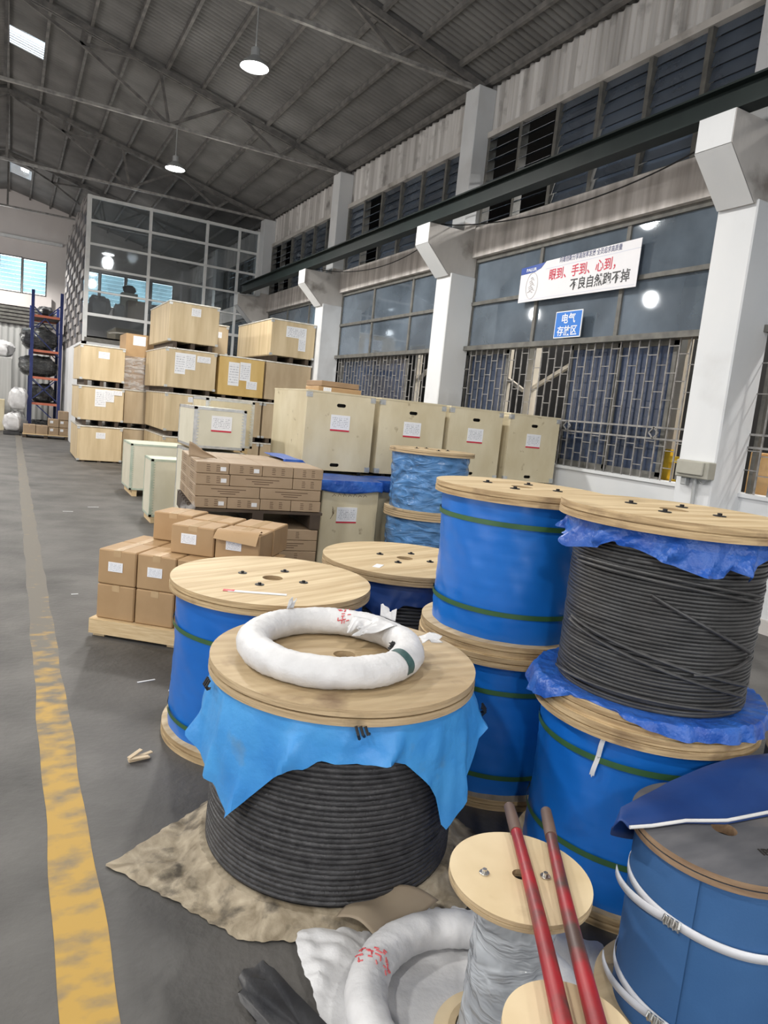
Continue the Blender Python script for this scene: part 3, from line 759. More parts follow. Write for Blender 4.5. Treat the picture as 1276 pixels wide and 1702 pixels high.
# goods standing on the mezzanine
def sack(name, label, loc, sx, sy, sz, m_, group=None, cat='sack', seed=0, parent=None):
    rnd = random.Random(seed); s = MB()
    ph = [rnd.uniform(0, 6.28) for _ in range(6)]
    def fn(u, v):
        a = 2*PI*u; b_ = PI*(v-0.5)
        k = 1+0.10*math.sin(3*a+ph[0]+2*b_)+0.06*math.sin(7*a+ph[1])+0.05*math.sin(9*b_+ph[2]+4*a)
        ca = abs(math.cos(a))**0.6*math.copysign(1, math.cos(a)); sa = abs(math.sin(a))**0.6*math.copysign(1, math.sin(a))
        cb = max(0.0, math.cos(b_))**0.55; sb = abs(math.sin(b_))**0.8*math.copysign(1, math.sin(b_))
        z = sz/2*(1+sb*(k if sb > 0 else 1))
        return (sx/2*ca*cb*k, sy/2*sa*cb*k, max(0.0, z))
    s.grid(fn, 28, 14, True)
    o = s.build(name, m_, parent, smooth=True); o.location = loc
    if label: tag(o, label, cat, group)
    return o
def plain_box(name, label, cat, loc, sx, sy, sz, m_, rz=0, group=None, tape=True, lab=None):
    r = thing(name, label, cat, loc, rz, group)
    MB().cbox(0, sx, 0, sy, 0, sz, 0.006).build('body', m_, r)
    if tape: MB().box(sx*0.46, sx*0.54, -0.001, sy+0.001, sz*0.8, sz+0.001).build('tape', 'packing_tape', r)
    if lab:
        lw, lh, lx, lz = lab
        MB().box(-lw/2, lw/2, -0.001, 0.001, -lh/2, lh/2).build('paper_label', 'label_plain', r, M=Matrix.Translation((lx, -0.002, lz)))
    return r
sack('grey_sack', 'large grey sack behind the left end of the glass partition', (1.93, 19.75, 3.33), 0.5, 0.6, 0.55, 'bag_grey', seed=3)
sack('grey_sack', 'low grey sack in the middle behind the glass partition', (2.38, 19.45, 3.33), 0.28, 0.4, 0.40, 'bag_grey', seed=4)
plain_box('carton', 'brown carton on the mezzanine behind the glass', 'carton', (2.58, 19.3, 3.33), 0.42, 0.4, 0.55, 'carton_dark')
plain_box('white_carton', 'white carton stacked behind the brown one on the mezzanine', 'carton', (2.50, 19.95, 3.33), 0.40, 0.35, 0.80, 'crate_white', tape=False)
sack('black_bag', 'black round bag on top of the white carton behind the glass', (2.70, 20.12, 4.132), 0.30, 0.28, 0.20, 'bag_black', seed=5, cat='bag')
plain_box('dark_cabinet', 'dark cabinet behind the glass right of the cartons', 'cabinet', (3.2, 19.5, 3.33), 0.5, 0.4, 0.55, 'bag_black', tape=False)

# ================================================================== CABLE DRUMS
def flange(name, r, z0, t, mats, parent, hole=0.035, bolts=0.0, wash=True, label=None):
    if bolts and hole == 0.035: hole = 0.05
    bolt_holes = [circle2(0.010, 10, bolts*math.cos(a), bolts*math.sin(a)) for a in (0.5, 0.5+PI/2, 0.5+PI, 0.5+3*PI/2)] if bolts else []
    s = MB()
    s.plate(circle2(r, 72), [circle2(hole, 20)], t*0.45, Matrix.Translation((0, 0, z0)), rim_mat=1)
    s.plate(circle2(r*0.972, 72), [circle2(hole, 20)], t*0.10, Matrix.Translation((0, 0, z0+t*0.45)), rim_mat=1)
    s.plate(circle2(r*0.997, 72), [circle2(hole, 20)]+bolt_holes, t*0.45, Matrix.Translation((0, 0, z0+t*0.55)), rim_mat=1)
    o = s.build(name, list(mats), parent)
    if name == 'top_flange': MB().disc(hole, z0+0.003, 20).build('hole_shade', 'hole_dark', o)  # dark disc puts the shade inside the hole into colour
    if bolts:
        for a in (0.5, 0.5+PI/2, 0.5+PI, 0.5+3*PI/2):
            b = MB(); x, y = bolts*math.cos(a), bolts*math.sin(a)
            M = Matrix.Translation((x, y, z0+t-0.001))
            b.lathe([(0.008, 0.0), (0.022, 0.0), (0.022, 0.004), (0.009, 0.004)], 16, M); b.cyl(0.008, -0.006, 0.012, 6, M)
            b.build('bolt', 'black_metal', o)
    return o
def strap_ring(r, z, w, m_, parent, tilt=0.0, name='strap'):
    s = MB(); n = 72
    def fn(u, v):
        a = 2*PI*u; return (r*math.cos(a), r*math.sin(a), z+tilt*math.cos(a)+(v-0.5)*w)
    s.grid(fn, n, 1, True)
    def fn2(u, v):
        a = 2*PI*u; return ((r-0.002)*math.cos(a), (r-0.002)*math.sin(a), z+tilt*math.cos(a)+(v-0.5)*w)
    return s.build(name, m_, parent, smooth=True)
def wrap_body(r0, r1, z0, z1, m_, parent, seed=0, name='plastic_wrap', rough=0.0035, ridges=0):
    rnd = random.Random(seed); ph = [rnd.uniform(0, 6.28) for _ in range(8)]
    s = MB()
    def fn(u, v):
        a = 2*PI*u; r = lerp(r0, r1, v)
        r += rough*(math.sin(3*a+ph[0]+4*v)+0.5*math.sin(9*a+ph[1]-9*v)+0.4*math.sin(17*a+ph[2]+22*v)) + 0.4*rough*math.sin(2*PI*v*9+3*a)
        if ridges: r += ridges*(abs(math.sin(4*a+ph[3]+7*v))*math.sin(9*a+ph[4]-26*v)+0.5*math.sin(6*a+ph[5]+34*v))
        return (r*math.cos(a), r*math.sin(a), lerp(z0, z1, v))
    s.grid(fn, 144, 40 if ridges else 24, True)
    return s.build(name, m_, parent, smooth=True)
def cable_body(r0, r1, z0, z1, d, m_, parent, loose=0.0, seed=0, centre=(0, 0)):
    """one close helical winding: scalloped turns with a slight pitch"""
    s = MB(); turns = max(3, int(round((z1-z0)/d))); per = 5; nv = turns*per; nu = 96
    rnd = random.Random(seed); off = [rnd.uniform(-1, 1)*loose for _ in range(turns+2)]; ph = [rnd.uniform(0, 6.28) for _ in range(turns+2)]
    def fn(u, v):
        a = 2*PI*u; q = v*turns; i = min(int(q), turns-1); fr = q-i
        bulge = math.sqrt(max(0.0, 1-(2*fr-1)**2))
        rr = lerp(r0, r1, v)+d*0.5*(bulge-1)*0.9+off[i]*(0.6+0.4*math.sin(a+ph[i]))*0.6
        pz = d*(u-0.5)*0.9
        z = min(z1, max(z0, lerp(z0, z1, v)+pz))
        return (centre[0]+rr*math.cos(a), centre[1]+rr*math.sin(a), z)
    s.grid(fn, nu, nv)
    s.disc(r0*0.99, z0, 64, flip=True); s.disc(r1*0.99, z1, 64)
    return s.build('cable_winding', m_, parent, smooth=True)
def skirt(tab, zt, rt_, m_, parent, name='tarp_skirt', seed=0, fold=0.010, nu=220, nv=14, flat_from=None):
    f = polar_table(tab); rnd = random.Random(seed); ph = [rnd.uniform(0, 6.28) for _ in range(6)]
    s = MB()
    def fn(u, v):
        a = 360*u; zh, rh = f(a)
        ar = math.radians(a)
        L = zt-zh
        z = zt-L*v
        r = lerp(rt_, rh, v**0.8)
        w = fold*v*(0.8*math.sin(11*ar+ph[0])+0.9*math.sin(19*ar+ph[1]+2*v)+0.5*math.sin(37*ar+ph[2]+5*v))
        w += fold*1.3*(abs(math.sin(4.5*ar+ph[3]+2.5*v))-0.5)*v+fold*0.8*(abs(math.sin(8*ar+ph[4]-3*v))-0.5)*v
        r += abs(w)*0.5+w*0.5
        return (r*math.cos(ar), r*math.sin(ar), z)
    s.grid(fn, nu, nv, True)
    return s.build(name, m_, parent, smooth=True)

FL = ('flange_ply', 'flange_edge'); WF = ('worn_ply', 'worn_edge')
def blue_drum(name, label, loc, r, h, rb0, rb1, t=0.048, rz=0.0, group=None, seed=0, bolts=0.16, straps=(0.2, 0.75), mats=FL, tilt=None):
    root = thing(name, label, 'cable drum', loc, rz, group, rot=tilt)
    flange('bottom_flange', r, 0, t, mats, root)
    wrap_body(rb0, rb1, t, h-t, 'blue_wrap', root, seed)
    for q in straps: strap_ring(lerp(rb0, rb1, q)+0.0085, q*h, 0.021, 'green_strap', root, 0.006*(seed % 3-1))
    flange('top_flange', r, h-t, t, mats, root, bolts=bolts)
    return root

# the blue wrapped drum at the left, with a strip of tape on its top
dA = blue_drum('cable_drum', 'blue wrapped cable drum standing left behind the drum with the white coil', (1.152, 3.165, 0), 0.484, 0.765, 0.452, 0.448, 0.052, rz=0.35, seed=1, straps=(0.16, 0.72))
tf = [c for c in dA.children if c.name.startswith('top_flange')][0]
MB().box(-0.13, 0.13, -0.014, 0.014, 0.766, 0.768).build('paper_strip', 'paper_white', tf, M=Matrix.Translation((-0.24, -0.19, 0)) @ Matrix.Rotation(-0.75, 4, 'Z'))
MB().box(-0.025, 0.025, -0.014, 0.014, 0.7665, 0.7685).build('red_tape', 'red_ink', tf, M=Matrix.Translation((-0.33, -0.10, 0)) @ Matrix.Rotation(-0.75, 4, 'Z'))

# front drum: black steel rope, light blue tarp skirt
FX, FY, FR, FH = 1.094, 2.187, 0.480, 0.729
dF = thing('cable_drum', 'front drum of black steel rope with light blue tarp skirt and white coil on top', 'cable drum', (FX, FY, 0))
flange('bottom_flange', 0.462, 0.0, 0.045, WF, dF)
cable_body(0.452, 0.440, 0.058, FH-0.052, 0.0175, 'steel_rope', dF, loose=0.002, seed=3)
flange('top_flange', FR, FH-0.052, 0.052, WF, dF, hole=0.04)
skirt([(165, .441, .505), (172, .40, .495), (179, .375, .485), (-170, .355, .482), (-163, .318, .486), (-157, .292, .49), (-150, .37, .478), (-143, .435, .47), (-136, .50, .468), (-132, .522, .480), (-127, .525, .478), (-122, .556, .468),
       (-114, .553, .474), (-106, .556, .468), (-96, .560, .470), (-88, .538, .468), (-80, .48, .472), (-74, .425, .480), (-71, .385, .485), (-68, .272, .490), (-62, .33, .497), (-52, .43, .51), (-39, .55, .522),
       (-25, .53, .49), (0, .50, .48), (40, .51, .48), (90, .5, .48), (140, .49, .49)], FH-0.054, 0.462, 'blue_tarp_light', dF, seed=4, fold=0.015)
s = MB()
for a, z_, r_ in ((176, 0.655, 0.487), (-39, 0.60, 0.515), (-110, 0.66, 0.480)):
    ar = math.radians(a)
    for q in range(3): s.tube([(r_*math.cos(ar+0.03*q), r_*math.sin(ar+0.03*q), z_+0.02), ((r_+0.014)*math.cos(ar+0.03*q+0.015), (r_+0.014)*math.sin(ar+0.03*q+0.015), z_), (r_*math.cos(ar+0.03*q+0.03), r_*math.sin(ar+0.03*q+0.03), z_-0.02+0.008*q)], 0.005, 6)
s.build('tie_knot', 'black_metal', dF)

# drum behind, only its left half seen
dB = thing('cable_drum', 'black cable drum with navy tarp skirt, half hidden by the blue double stack', 'cable drum', (2.154, 3.607, 0), 0.3)
flange('bottom_flange', 0.495, 0, 0.05, FL, dB)
cable_body(0.43, 0.43, 0.05, 0.70, 0.02, 'black_cable', dB, loose=0.003, seed=5)
flange('top_flange', 0.505, 0.70, 0.055, FL, dB, bolts=0.16)
skirt([(i*15, 0.55+0.05*math.sin(i*1.7)+0.03*math.sin(i*3.1), 0.47) for i in range(24)], 0.698, 0.455, 'navy_tarp', dB, seed=6)
MB().box(-0.045, 0.045, -0.022, 0.022, 0.7555, 0.757).build('paper_label', 'label_plain', dB, M=Matrix.Translation((-0.33, -0.10, 0)) @ Matrix.Rotation(0.5, 4, 'Z'))

# the two-drum stack in blue wrap
CX, CY, CR = 2.041, 2.464, 0.390
blue_drum('cable_drum', 'lower blue wrapped drum of the all blue double stack', (CX, CY, 0), CR, 0.668, 0.345, 0.345, 0.046, rz=0.9, seed=2, straps=(0.2, 0.76), bolts=0)
blue_drum('cable_drum', 'upper blue wrapped drum of the all blue double stack', (CX+0.010, CY+0.006, 0.669), CR, 0.679, 0.338, 0.354, 0.048, rz=0.2, seed=4, straps=(0.245, 0.80))

# right stack: black cable drum on a blue wrapped drum
DX, DY, DR = 2.088, 1.674, 0.393
dDl = blue_drum('cable_drum', 'blue wrapped drum at the right carrying the drum of black cable', (DX-0.012, DY-0.008, 0), DR, 0.686, 0.362, 0.352, 0.05, rz=1.7, seed=3, straps=(0.31, 0.80), bolts=0)
s = MB(); ar = math.radians(-157)
s.grid(lambda u, v: ((0.366+0.004*math.sin(9*v))*math.cos(ar-0.06*v+0.045*(u-0.5)-1.7), (0.366+0.004*math.sin(9*v))*math.sin(ar-0.06*v+0.045*(u-0.5)-1.7), lerp(0.632, 0.49, v)+0.006*math.sin(u*9)), 4, 8)
s.build('loose_tape', 'paper_white', dDl, smooth=True)
dDu = thing('cable_drum', 'drum of black cable with ragged blue tarp, on top of the right stack', 'cable drum', (DX, DY, 0.687), 0.0)
flange('bottom_flange', DR, 0, 0.046, FL, dDu)
cable_body(0.325, 0.327, 0.048, 0.64, 0.0125, 'black_cable', dDu, loose=0.0045, seed=8)
H_ = 1.375-0.686
flange('top_flange', DR, H_-0.05, 0.05, FL, dDu, bolts=0.15)
skirt([(158, .555, .365), (163, .530, .365), (173, .545, .36), (-177, .555, .36), (-168, .590, .358), (-158, .580, .362), (-153, .575, .362), (-141, .552, .36), (-128, .530, .362), (-117, .520, .364), (-113, .525, .36), (-110, .552, .356), (-103, .54, .36), (-99, .51, .364),
       (-95, .57, .366), (-85, .6, .37), (-60, .56, .36), (-30, .58, .36), (0, .55, .36), (60, .57, .36), (110, .56, .36), (140, .57, .362)], H_-0.052, 0.35, 'blue_tarp', dDu, seed=9, fold=0.022)
# sheet lying on the lower flange and hanging over it
fD = polar_table([(80, .046, .385), (110, .046, .388), (126, .02, .405), (138, -.015, .435), (150, -.03, .425), (161, -.015, .43), (170, -.005, .425), (176, .02, .41), (-177, .043, .40), (-170, .047, .385), (-164, .047, .372), (-158, .047, .385), (-147, .040, .405), (-138, .025, .41), (-129, .012, .412), (-120, .010, .414), (-105, .008, .412), (-88, .0, .412), (-60, .0, .41), (0, .0, .41), (45, .0, .41)])
s = MB()
def shfn(u, v):
    a = 2*PI*u; zh, rh = fD(360*u); w = math.sin(17*a)+0.7*math.sin(29*a+1.0)+0.5*math.sin(41*a)
    if v < 0.6:
        q = v/0.6; r = lerp(0.31, min(rh, 0.398), q); z = 0.050+0.004*abs(w)*q
    else:
        q = (v-0.6)/0.4; r = lerp(min(rh, 0.398), rh, q**0.5)+0.006*w*q; z = lerp(0.050+0.004*abs(w), zh, q)
    return (r*math.cos(a), r*math.sin(a), z)
s.grid(shfn, 260, 12, True)
s.build('tarp_sheet', 'blue_tarp', dDu, smooth=True)
# loose strands crossing the winding
for (a0, a1, z0, z1, sg) in ((160, -80, 0.50, 0.46, 0.02), (162, -80, 0.485, 0.44, 0.02), (-145, -80, 0.435, 0.27, 0.0), (162, -80, 0.27, 0.12, 0.012), (164, -78, 0.285, 0.155, 0.012), (-118, -78, 0.20, 0.25, -0.01), (150, -80, 0.075, 0.075, 0.02)):
    pts = []; a1_ = a1 if a1 > a0 else a1+360
    for i in range(31):
        t = i/30; a = math.radians(lerp(a0, a1_, t)); r_ = 0.3355
        pts.append((r_*math.cos(a), r_*math.sin(a), lerp(z0, z1, t)+sg*4*t*(1-t)))
    MB().tube(pts, 0.0065, 8).build('loose_strand', 'black_cable', dDu, smooth=True)

# two smaller film wrapped drums farther back
EX, EY2 = 3.57, 5.68
def film_drum(label, z, h, seed):
    root = thing('cable_drum', label, 'cable drum', (EX, EY2, z), 0.4*seed)
    flange('bottom_flange', 0.41, 0, 0.04, WF, root)
    cable_body(0.345, 0.345, 0.04, h-0.04, 0.03, 'steel_rope', root, seed=seed)
    wrap_body(0.366, 0.372, 0.03, h-0.035, 'blue_film', root, seed, name='film_wrap', rough=0.005, ridges=0.005)
    flange('top_flange', 0.41, h-0.04, 0.04, WF, root, bolts=0.16 if z > 0.5 else 0)
    return root
film_drum('drum in shiny blue film, lower of two beside the tarp covered crate', 0.13, 0.60, 11)
film_drum('drum in shiny blue film, upper of two before the slotted crates', 0.732, 0.60, 14)
pr = thing('pallet', 'wooden pallet under the film wrapped drums', 'pallet', (EX-0.42, EY2-0.42, 0))
s = MB()
for i in range(5): s.box(i*0.18, i*0.18+0.12, 0, 0.74, 0.108, 0.13)
s.build('deck', 'pine', pr)
for i in range(3): MB().box(0, 0.84, i*0.32, i*0.32+0.1, 0, 0.108).build('bearer', 'pine', pr)

# near right drum: cloth wrapped, dark top, white straps
GX, GY, GR, GH = 1.68, 1.035, 0.232, 0.619
dG = thing('cable_drum', 'blue cloth wrapped drum with white straps and dark top, bottom right corner', 'cable drum', (GX, GY, 0))
flange('bottom_flange', 0.262, 0.0, 0.10, ('worn_ply', 'worn_edge'), dG)
wr_ = MB(); rb = 0.208
def gfn(u, v):
    a = math.radians(-178)+2*PI*u*1.06; r = rb+0.006*u+0.0015*math.sin(5*a+3*v)
    return (r*math.cos(a), r*math.sin(a), lerp(0.10, GH-0.03, v))
wr_.grid(gfn, 130, 8)
wr_.build('cloth_wrap', 'blue_cloth', dG, smooth=True)
MB().cyl(rb-0.006, 0.10, GH-0.03, 48).build('core', 'blue_cloth', dG, smooth=True)
tfG = flange('top_flange', GR, GH-0.032, 0.032, ('dark_flange', 'brown_rim'), dG, hole=0.032)
text_mesh('stencil', 'IPB', 'hole_dark', 0.035, tfG, M=Matrix.Translation((-0.01, -0.115, GH+0.0005)) @ Matrix.Rotation(-0.35, 4, 'Z'), bold=0.01)
for zs, zt_ in ((0.425, 0.375), (0.155, 0.085)):
    st = MB(); n = 96
    st.grid(lambda u, v: ((rb+0.010)*math.cos(2*PI*u), (rb+0.010)*math.sin(2*PI*u), zs+0.022*math.cos(2*PI*u-2.6)-0.022*0+(v-0.5)*0.024), n, 1, True)
    # loose tail that leaves the buckle and springs away at the left
    def tail(u, v):
        a = math.radians(lerp(-170, -238, u)); r = rb+0.012+0.028*u**2.2
        zz = zs+0.022*math.cos(math.radians(-170)-2.6)
        return (r*math.cos(a), r*math.sin(a), zz-0.045*u+(v-0.5)*0.024)
    st.grid(tail, 24, 1)
    so = st.build('white_strap', 'white_strap', dG, smooth=True)
    sol = so.modifiers.new('thickness', 'SOLIDIFY'); sol.thickness = 0.003
    a = math.radians(-168); zz = zs+0.022*math.cos(a-2.6)
    Mb = frame_m(((rb+0.015)*math.cos(a), (rb+0.015)*math.sin(a), zz), (-math.sin(a), math.cos(a), 0), (0, 0, 1), (math.cos(a), math.sin(a), 0))
    bk = MB()
    for q in (-0.018, -0.006, 0.006, 0.018): bk.tube([Mb @ Vector((q, -0.013, 0)), Mb @ Vector((q*1.1, 0, 0.006)), Mb @ Vector((q, 0.013, 0))], 0.0035, 8)
    bk.cbox(-0.022, 0.022, -0.012, 0.012, -0.003, 0.003, 0.001, Mb)
    bk.build('buckle', 'chrome', so, smooth=True)
# fibre drum that carries the far end of the blue sheet, and the sheet over both
bd = thing('fibre_drum', 'brown fibre drum at the right edge behind the dark topped drum', 'drum', (2.47, 1.23, 0))
MB().cyl(0.165, 0, 0.60, 48, c=0.006).build('body', 'kraft_flap', bd, smooth=True)
MB().lathe([(0.168, 0.53), (0.170, 0.535), (0.170, 0.600), (0.160, 0.606), (0.02, 0.606)], 48).build('lid', 'kraft_flap', bd, smooth=True)
tr_ = thing('tarpaulin', 'dark blue tarpaulin folded back over the rear half of the dark topped drum', 'tarpaulin', (GX, GY, GH))
front = [(-0.262, 0.085), (-0.20, 0.068), (-0.09, 0.052), (-0.01, 0.022), (0.02, 0.010), (0.18, -0.005), (0.36, 0.01), (0.60, 0.03)]
back = [(-0.285, 0.10), (-0.225, 0.150), (-0.10, 0.185), (0.04, 0.212), (0.20, 0.222), (0.36, 0.222), (0.46, 0.22), (0.62, 0.22)]
def interp(tab, u):
    q = u*(len(tab)-1); i = min(int(q), len(tab)-2); k = q-i
    return (lerp(tab[i][0], tab[i+1][0], k), lerp(tab[i][1], tab[i+1][1], k))
s = MB()
def tfn(u, v):
    a = interp(front, u); b_ = interp(back, u)
    v2 = min(1.0, v/0.8)
    x, y = lerp(a[0], b_[0], v2), lerp(a[1], b_[1], v2)
    z = 0.004+0.035*math.sin(PI*min(1, v2*0.75))*(0.35+0.65*u)+0.01*math.sin(9*u+2*v)*v2
    if v > 0.8: q = (v-0.8)/0.2; z -= 0.16*q*(0.2+0.8*min(1, u*3)); y += 0.02*q
    return (x, y, z)
s.grid(tfn, 48, 20)
so = s.build('sheet', 'navy_tarp', tr_, smooth=True); so.modifiers.new('thickness', 'SOLIDIFY').thickness = 0.003
s = MB(); s.tube([(p[0], p[1]-0.002, 0.008+0.012*(i/7)) for i, p in enumerate(front)], 0.0045, 8)
s.build('hem', 'tarp_hem', tr_, smooth=True)

# ---- small plywood reel with silver film, another one in front of it
SX, SY, SR, SH = 1.146, 1.198, 0.177, 0.508
dS = thing('wire_reel', 'small plywood reel of film wrapped wire standing inside the lower white coil', 'reel', (SX, SY, 0.0), 0.0)
flange('bottom_flange', 0.168, 0.006, 0.03, ('reel_ply', 'worn_edge'), dS)
MB().lathe([(0.115, 0.036), (0.13, 0.038), (0.13, 0.05), (0.112, 0.05)], 40).build('groove_ring', 'worn_ply', dS, smooth=True)
MB().cyl(0.092, 0.036, SH-0.025, 40).build('wire_winding', 'steel_rope', dS, smooth=True)
wrap_body(0.103, 0.098, 0.037, SH-0.02, 'grey_film', dS, 21, name='film_wrap', rough=0.003, ridges=0.0012)
tS = flange('top_flange', SR, SH-0.022, 0.022, ('reel_ply', 'worn_edge'), dS, hole=0.020)
for x, y in ((-0.085, 0.035), (0.055, -0.03)):
    b = MB(); M = Matrix.Translation((x, y, SH)); b.cyl(0.013, 0, 0.004, 16, M, 0.001); b.cyl(0.006, 0.004, 0.012, 6, M)
    b.build('bolt', 'chrome', tS, smooth=True)
TX, TY, TH = 0.945, 0.800, 0.500
dT = thing('wire_reel', 'second small plywood reel at the bottom edge in front, under the red handles', 'reel', (TX, TY, 0.0))
flange('bottom_flange', 0.10, 0.0, 0.02, ('reel_ply', 'worn_edge'), dT)
MB().cyl(0.07, 0.02, TH-0.02, 32).build('wire_winding', 'steel_rope', dT, smooth=True)
flange('top_flange', 0.128, TH-0.02, 0.02, ('reel_ply', 'worn_edge'), dT, hole=0.0185)

# ---- bolt cutter lying across the two reels
bc = thing('bolt_cutter', 'long bolt cutter with two worn red handles lying across the small reels', 'bolt cutter', (0, 0, 0))
def handle(pts, rr, name='handle'):
    k = int(len(pts)*0.22)+1
    o = MB().tube(pts, rr, 12).build(name, 'handle_red', bc, smooth=True)
    g = MB().tube([pts[0]]+pts[1:3], [rr[0]*1.10, rr[1]*1.16, rr[2]*1.12], 12).build('grip', 'grip_brown', o, smooth=True)
def hp(a, b_, bow, n=12): return [Vector(a).lerp(Vector(b_), i/n)+Vector((bow*math.sin(PI*i/n), 0, 0)) for i in range(n+1)]
rr = [0.0140+0.0055*(i/12) for i in range(13)]
handle(hp((1.288, 1.428, 0.530), (0.905, 0.775, 0.530), 0.006), rr)
handle(hp((1.378, 1.373, 0.530), (0.966, 0.752, 0.530), -0.006), rr)
h_ = MB(); h_.cyl(0.018, -0.014, 0.014, 16, Matrix.Translation((0.885, 0.690, 0.530)), 0.002); h_.bar((0.91, 0.78, 0.530), (0.85, 0.62, 0.524), 0.03, 0.012); h_.bar((0.965, 0.755, 0.524), (0.87, 0.63, 0.524), 0.03, 0.012)
h_.build('cutter_head', 'black_metal', bc, smooth=True)

# ================================================================== WHITE COILS, SHEETS
def coil(name, label, loc, R, r, seed, red_at, tilt=(0, 0, 0)):
    root = thing(name, label, 'wire coil', loc, rot=tilt); rnd = random.Random(seed); ph = [rnd.uniform(0, 6.28) for _ in range(6)]
    def surf(a, b_, e=0.0):
        wr2 = 0.025*math.sin(26*a+ph[0]+2*b_)+0.035*math.sin(9*a+ph[2])+0.022*abs(math.sin(33*a+1.5*b_))+0.018*math.sin(71*a+3*b_)+0.03*math.sin(5*b_+4*a+ph[3])
        rr_ = r*(1+0.6*wr2)+e
        z = r*0.92+rr_*math.sin(b_)*0.92
        return ((R+rr_*math.cos(b_)*1.05)*math.cos(a), (R+rr_*math.cos(b_)*1.05)*math.sin(a), max(0.0, z))
    s = MB(); vs = []
    nu, nv = 220, 20
    for i in range(nu):
        for j in range(nv): vs.append(surf(2*PI*i/nu, 2*PI*j/nv))
    fs = [(i*nv+j, ((i+1) % nu)*nv+j, ((i+1) % nu)*nv+(j+1) % nv, i*nv+(j+1) % nv) for i in range(nu) for j in range(nv)]
    s.add(vs, fs); s.build('woven_wrapping', 'woven_white', root, smooth=True)
    # red hand-stamped characters across the wrapping
    s = MB(); rn = random.Random(seed+1)
    for a0 in red_at:
        for q in range(26):
            a = a0+rn.uniform(-0.10, 0.10); b0 = rn.uniform(0.4, 2.7); ln = rn.uniform(0.12, 0.35)
            if rn.random() < 0.5: pts = [surf(a, b0+ln*i/4, 0.0012) for i in range(5)]
            else: pts = [surf(a+0.05*i/4, b0+0.1*i/4, 0.0012) for i in range(5)]
            s.tube(pts, 0.0022, 5)
    s.build('red_stamp', 'red_ink', root)
    return root, surf
c1, surf1 = coil('wire_coil', 'white wrapped wire coil lying on top of the front drum', (1.029, 2.168, FH), 0.276, 0.055, 31, (0.96,))
def rag(fn, nu, nv, name, m_, parent):
    o = MB().grid(fn, nu, nv).build(name, m_, parent, smooth=True); o.modifiers.new('thickness', 'SOLIDIFY').thickness = 0.0015; return o
# torn flaps of the wrapping and the dark green mesh patch
def flap(a0, a1, b0, out, rise, seed):
    def fn(u, v):
        a = lerp(a0, a1, u); p = Vector(surf1(a, lerp(b0, b0+0.5, v), 0.003)); d = Vector((math.cos(a), math.sin(a), 0))
        j = 0.03*math.sin(9*u+seed)+0.02*math.sin(23*u+seed*2)
        return p+d*(out*v*(1+j*8))+Vector((0, 0, rise*v+0.012*math.sin(7*u+5*v+seed)*v))
    rag(fn, 16, 8, 'torn_flap', 'woven_white', c1)
flap(0.40, 0.80, 2.2, -0.060, -0.008, 1.0)
flap(0.02, 0.45, 1.7, -0.105, -0.020, 2.0)
flap(0.25, 0.50, 1.0, 0.03, 0.030, 3.0)
flap(-0.42, -0.20, 0.6, 0.080, -0.005, 5.0)
flap(1.70, 1.80, 1.2, 0.01, 0.035, 4.0)
s = MB(); s.grid(lambda u, v: surf1(lerp(-1.12, -1.00, u), lerp(-0.3, 1.9, v), 0.0015), 6, 14); s.build('green_mesh_patch', 'green_net', c1, smooth=True)
s = MB()
for q in range(5): s.tube([surf1(-0.55+0.03*q, 2.6+0.1*k, 0.004+0.012*math.sin(k*2+q)) for k in range(6)], 0.003, 6)
s.build('wire_end', 'black_metal', c1)
coil('wire_coil', 'white wrapped wire coil on the floor around the small reel, bottom', (1.124, 1.288, 0.018), 0.284, 0.054, 47, (2.33,), (0, 0, 0))

def poly_r(pts, c):
    P = [(x-c[0], y-c[1]) for x, y in pts]
    def f(a):
        dx, dy = math.cos(a), math.sin(a); best = 0.1
        for (x0, y0), (x1, y1) in zip(P, P[1:]+P[:1]):
            ex, ey = x1-x0, y1-y0; den = dx*ey-dy*ex
            if abs(den) < 1e-9: continue
            t = (x0*ey-y0*ex)/den; k = (x0*dy-y0*dx)/den
            if t > 0 and -1e-6 <= k <= 1+1e-6: best = max(best, t)
        return best
    return f
def polar_sheet(name, label, cat, loc, pts, zf, m_, seed, nu=400, nv=34, r_in=0.0):
    f = poly_r(pts, loc); rnd = random.Random(seed); ph = [rnd.uniform(0, 6.28) for _ in range(8)]
    s = MB()
    def fn(u, v):
        a = 2*PI*u; R = f(a)*(1+0.006*math.sin(40*a)+0.004*math.sin(97*a)); r = lerp(r_in, R, v); x, y = r*math.cos(a), r*math.sin(a)
        w = (0.5*math.sin(9*x+5*y*2+ph[0])+0.5*math.sin(14*y-8*x+ph[1])+0.35*math.sin(27*x+19*y+ph[2])+0.3*math.sin(33*y-21*x+ph[3]))
        return (x, y, zf(r, R, a, w))
    s.grid(fn, nu, nv, True)
    o = s.build(name, m_, None, smooth=True); o.location = loc
    return tag(o, label, cat)
def zF(r, R, a, w):
    if r < 0.474: return 0.053+0.002*w*max(0, (r-0.455)/0.02)
    q = min(1.0, (r-0.474)/0.07); edge = max(0.0, min(1.0, (R-r)/0.06))
    return lerp(0.053, 0.004, q**0.6)+(0.026*max(0, w)+0.010*max(0, math.sin(21*a+9*r)))*q*(0.25+0.75*edge)
polar_sheet('packing_sheet', 'dirty beige paper sheet spread on the floor under the front drum', 'sheet', (FX, FY, 0.0),
            [(0.32, 2.29), (0.72, 2.545), (1.05, 2.665), (1.35, 2.60), (1.57, 2.42), (1.635, 2.187), (1.68, 1.95), (1.55, 1.78), (1.30, 1.62), (1.05, 1.62), (0.80, 1.735), (0.655, 1.79), (0.50, 2.035)], zF, 'kraft_sheet', 5, r_in=0.40)
